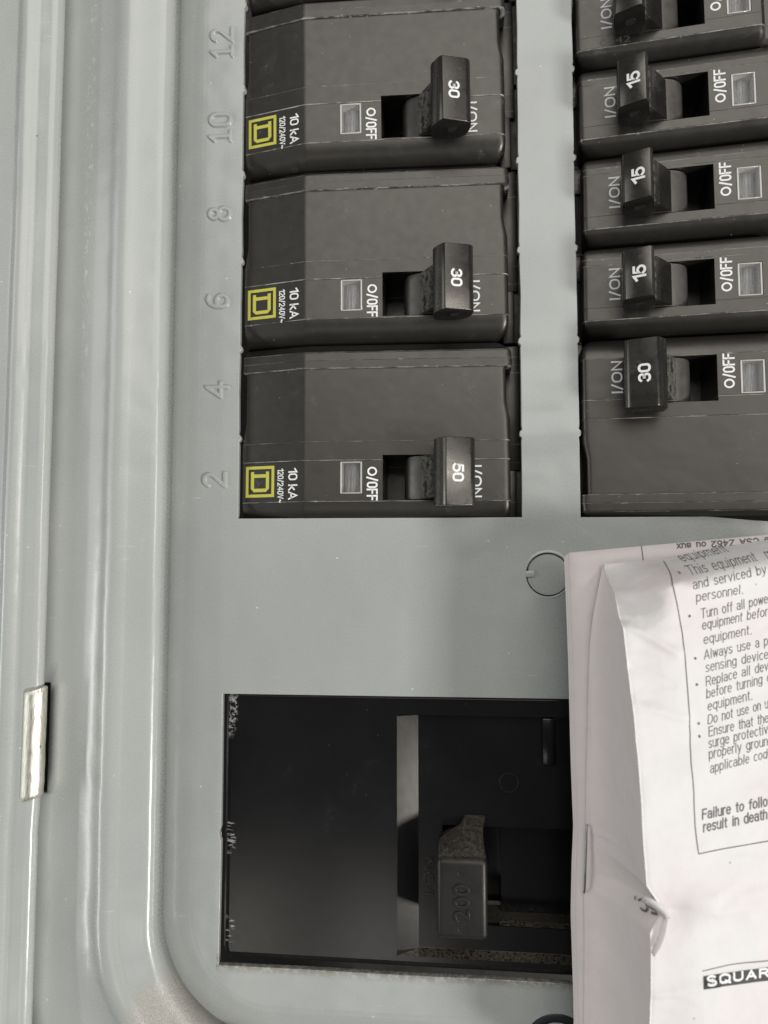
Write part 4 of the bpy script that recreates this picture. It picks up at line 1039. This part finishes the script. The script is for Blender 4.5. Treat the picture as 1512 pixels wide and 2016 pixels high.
# back leaf print, upside down
ribbon([(VLINE[0], VLINE[1]), (VLINE[2], VLINE[3])], 0.17, 'printed_frame', 'black_ink', zb)
conv = lambda t: t.replace('o', 'ø')
la, ta = layout(conv('norme CSA Z462 ou aux'), 0.24); lv, tv = layout(conv('u CSA Z462 ou aux'), 0.24)
s_ = math.hypot(UPS[2] - UPS[0], UPS[3] - UPS[1]) / tv; an = math.atan2(UPS[3] - UPS[1], UPS[2] - UPS[0])
def V3u(p):
    u = (ta * s_ / 2 - p[0]); w = -(p[1] + 0.55)
    x = UPS[0] + u * math.cos(an) - w * math.sin(an); y = UPS[1] + u * math.sin(an) + w * math.cos(an)
    return mm((x, y, zb(x, y)))
stroke_mesh(la, ta, s_, 1.05, 0.11, V3u, bk, 'black_ink', 'printed_line', 0.4)
# part of an inner line of print showing on the flank by the tear, upside down
def zflank(x, y):
    xv = lerp(y, VAL)[0]; xr, zr = lerp(y, RIDGE); u = min(1, max(0, (x - xv) / (xr - xv))) ** (1 / .85)
    return 9.1 + (zfront(xr, y) - 9.1) * u ** 2.0 + 0.9
la, ta = layout('5C,', 0.22)
def V3e(p):
    t = 0.5 - p[0] / 3.0
    return (lambda x, y: mm((x, y, zflank(x, y))))(ECL[0] + (ECL[2] - ECL[0]) * t, ECL[1] + (ECL[3] - ECL[1]) * t - p[1])
stroke_mesh(la, ta, 3.0 / ta, 1.0, 0.10, V3e, bk, 'black_ink', 'printed_line', 0.3)
# staple lying along the valley fold
bm = bmesh.new(); pts = [(24.15, -47.4, 9.3), (24.0, -48.2, 9.75), (23.75, -53.0, 9.85), (23.5, -58.6, 9.75), (23.45, -59.4, 9.3)]
rows = []
for i, p in enumerate(pts): rows.append([bm.verts.new(mm((p[0] + .2 * math.cos(a), p[1], p[2] + .2 * math.sin(a)))) for a in [2 * math.pi * k / 8 for k in range(8)]])
for a, b in zip(rows, rows[1:]):
    for j in range(8): bm.faces.new((a[j], a[(j + 1) % 8], b[(j + 1) % 8], b[j]))
finish(bm, 'staple', 'staple', bk, 60)
# torn bits curling at the notch in the ridge
def curl(P, name):
    bm = bmesh.new(); n = 8; rows = []
    for i in range(n + 1):
        t = i / n
        def bez(a, b, c): return tuple(a[k] * (1 - t) ** 2 + 2 * b[k] * t * (1 - t) + c[k] * t * t for k in range(3))
        rows.append([bm.verts.new(mm(bez(*P[0]))), bm.verts.new(mm(bez(*P[1])))])
    for a, b in zip(rows, rows[1:]): bm.faces.new((a[0], a[1], b[1], b[0]))
    o = finish(bm, name, 'paper', bk, 60); m = o.modifiers.new('thickness', 'SOLIDIFY'); m.thickness = 0.12 * S
curl((((30.6, -53.4, 23.9), (33.6, -53.8, 25.6), (34.6, -56.8, 23.6)), ((30.2, -54.6, 22.6), (32.5, -55.3, 24.4), (33.9, -57.3, 22.6))), 'torn_flap')
curl((((34.2, -57.0, 23.5), (33.4, -60.0, 25.0), (31.7, -62.4, 24.4)), ((33.6, -57.2, 22.2), (32.6, -59.8, 23.4), (31.4, -62.0, 23.8))), 'torn_flap')
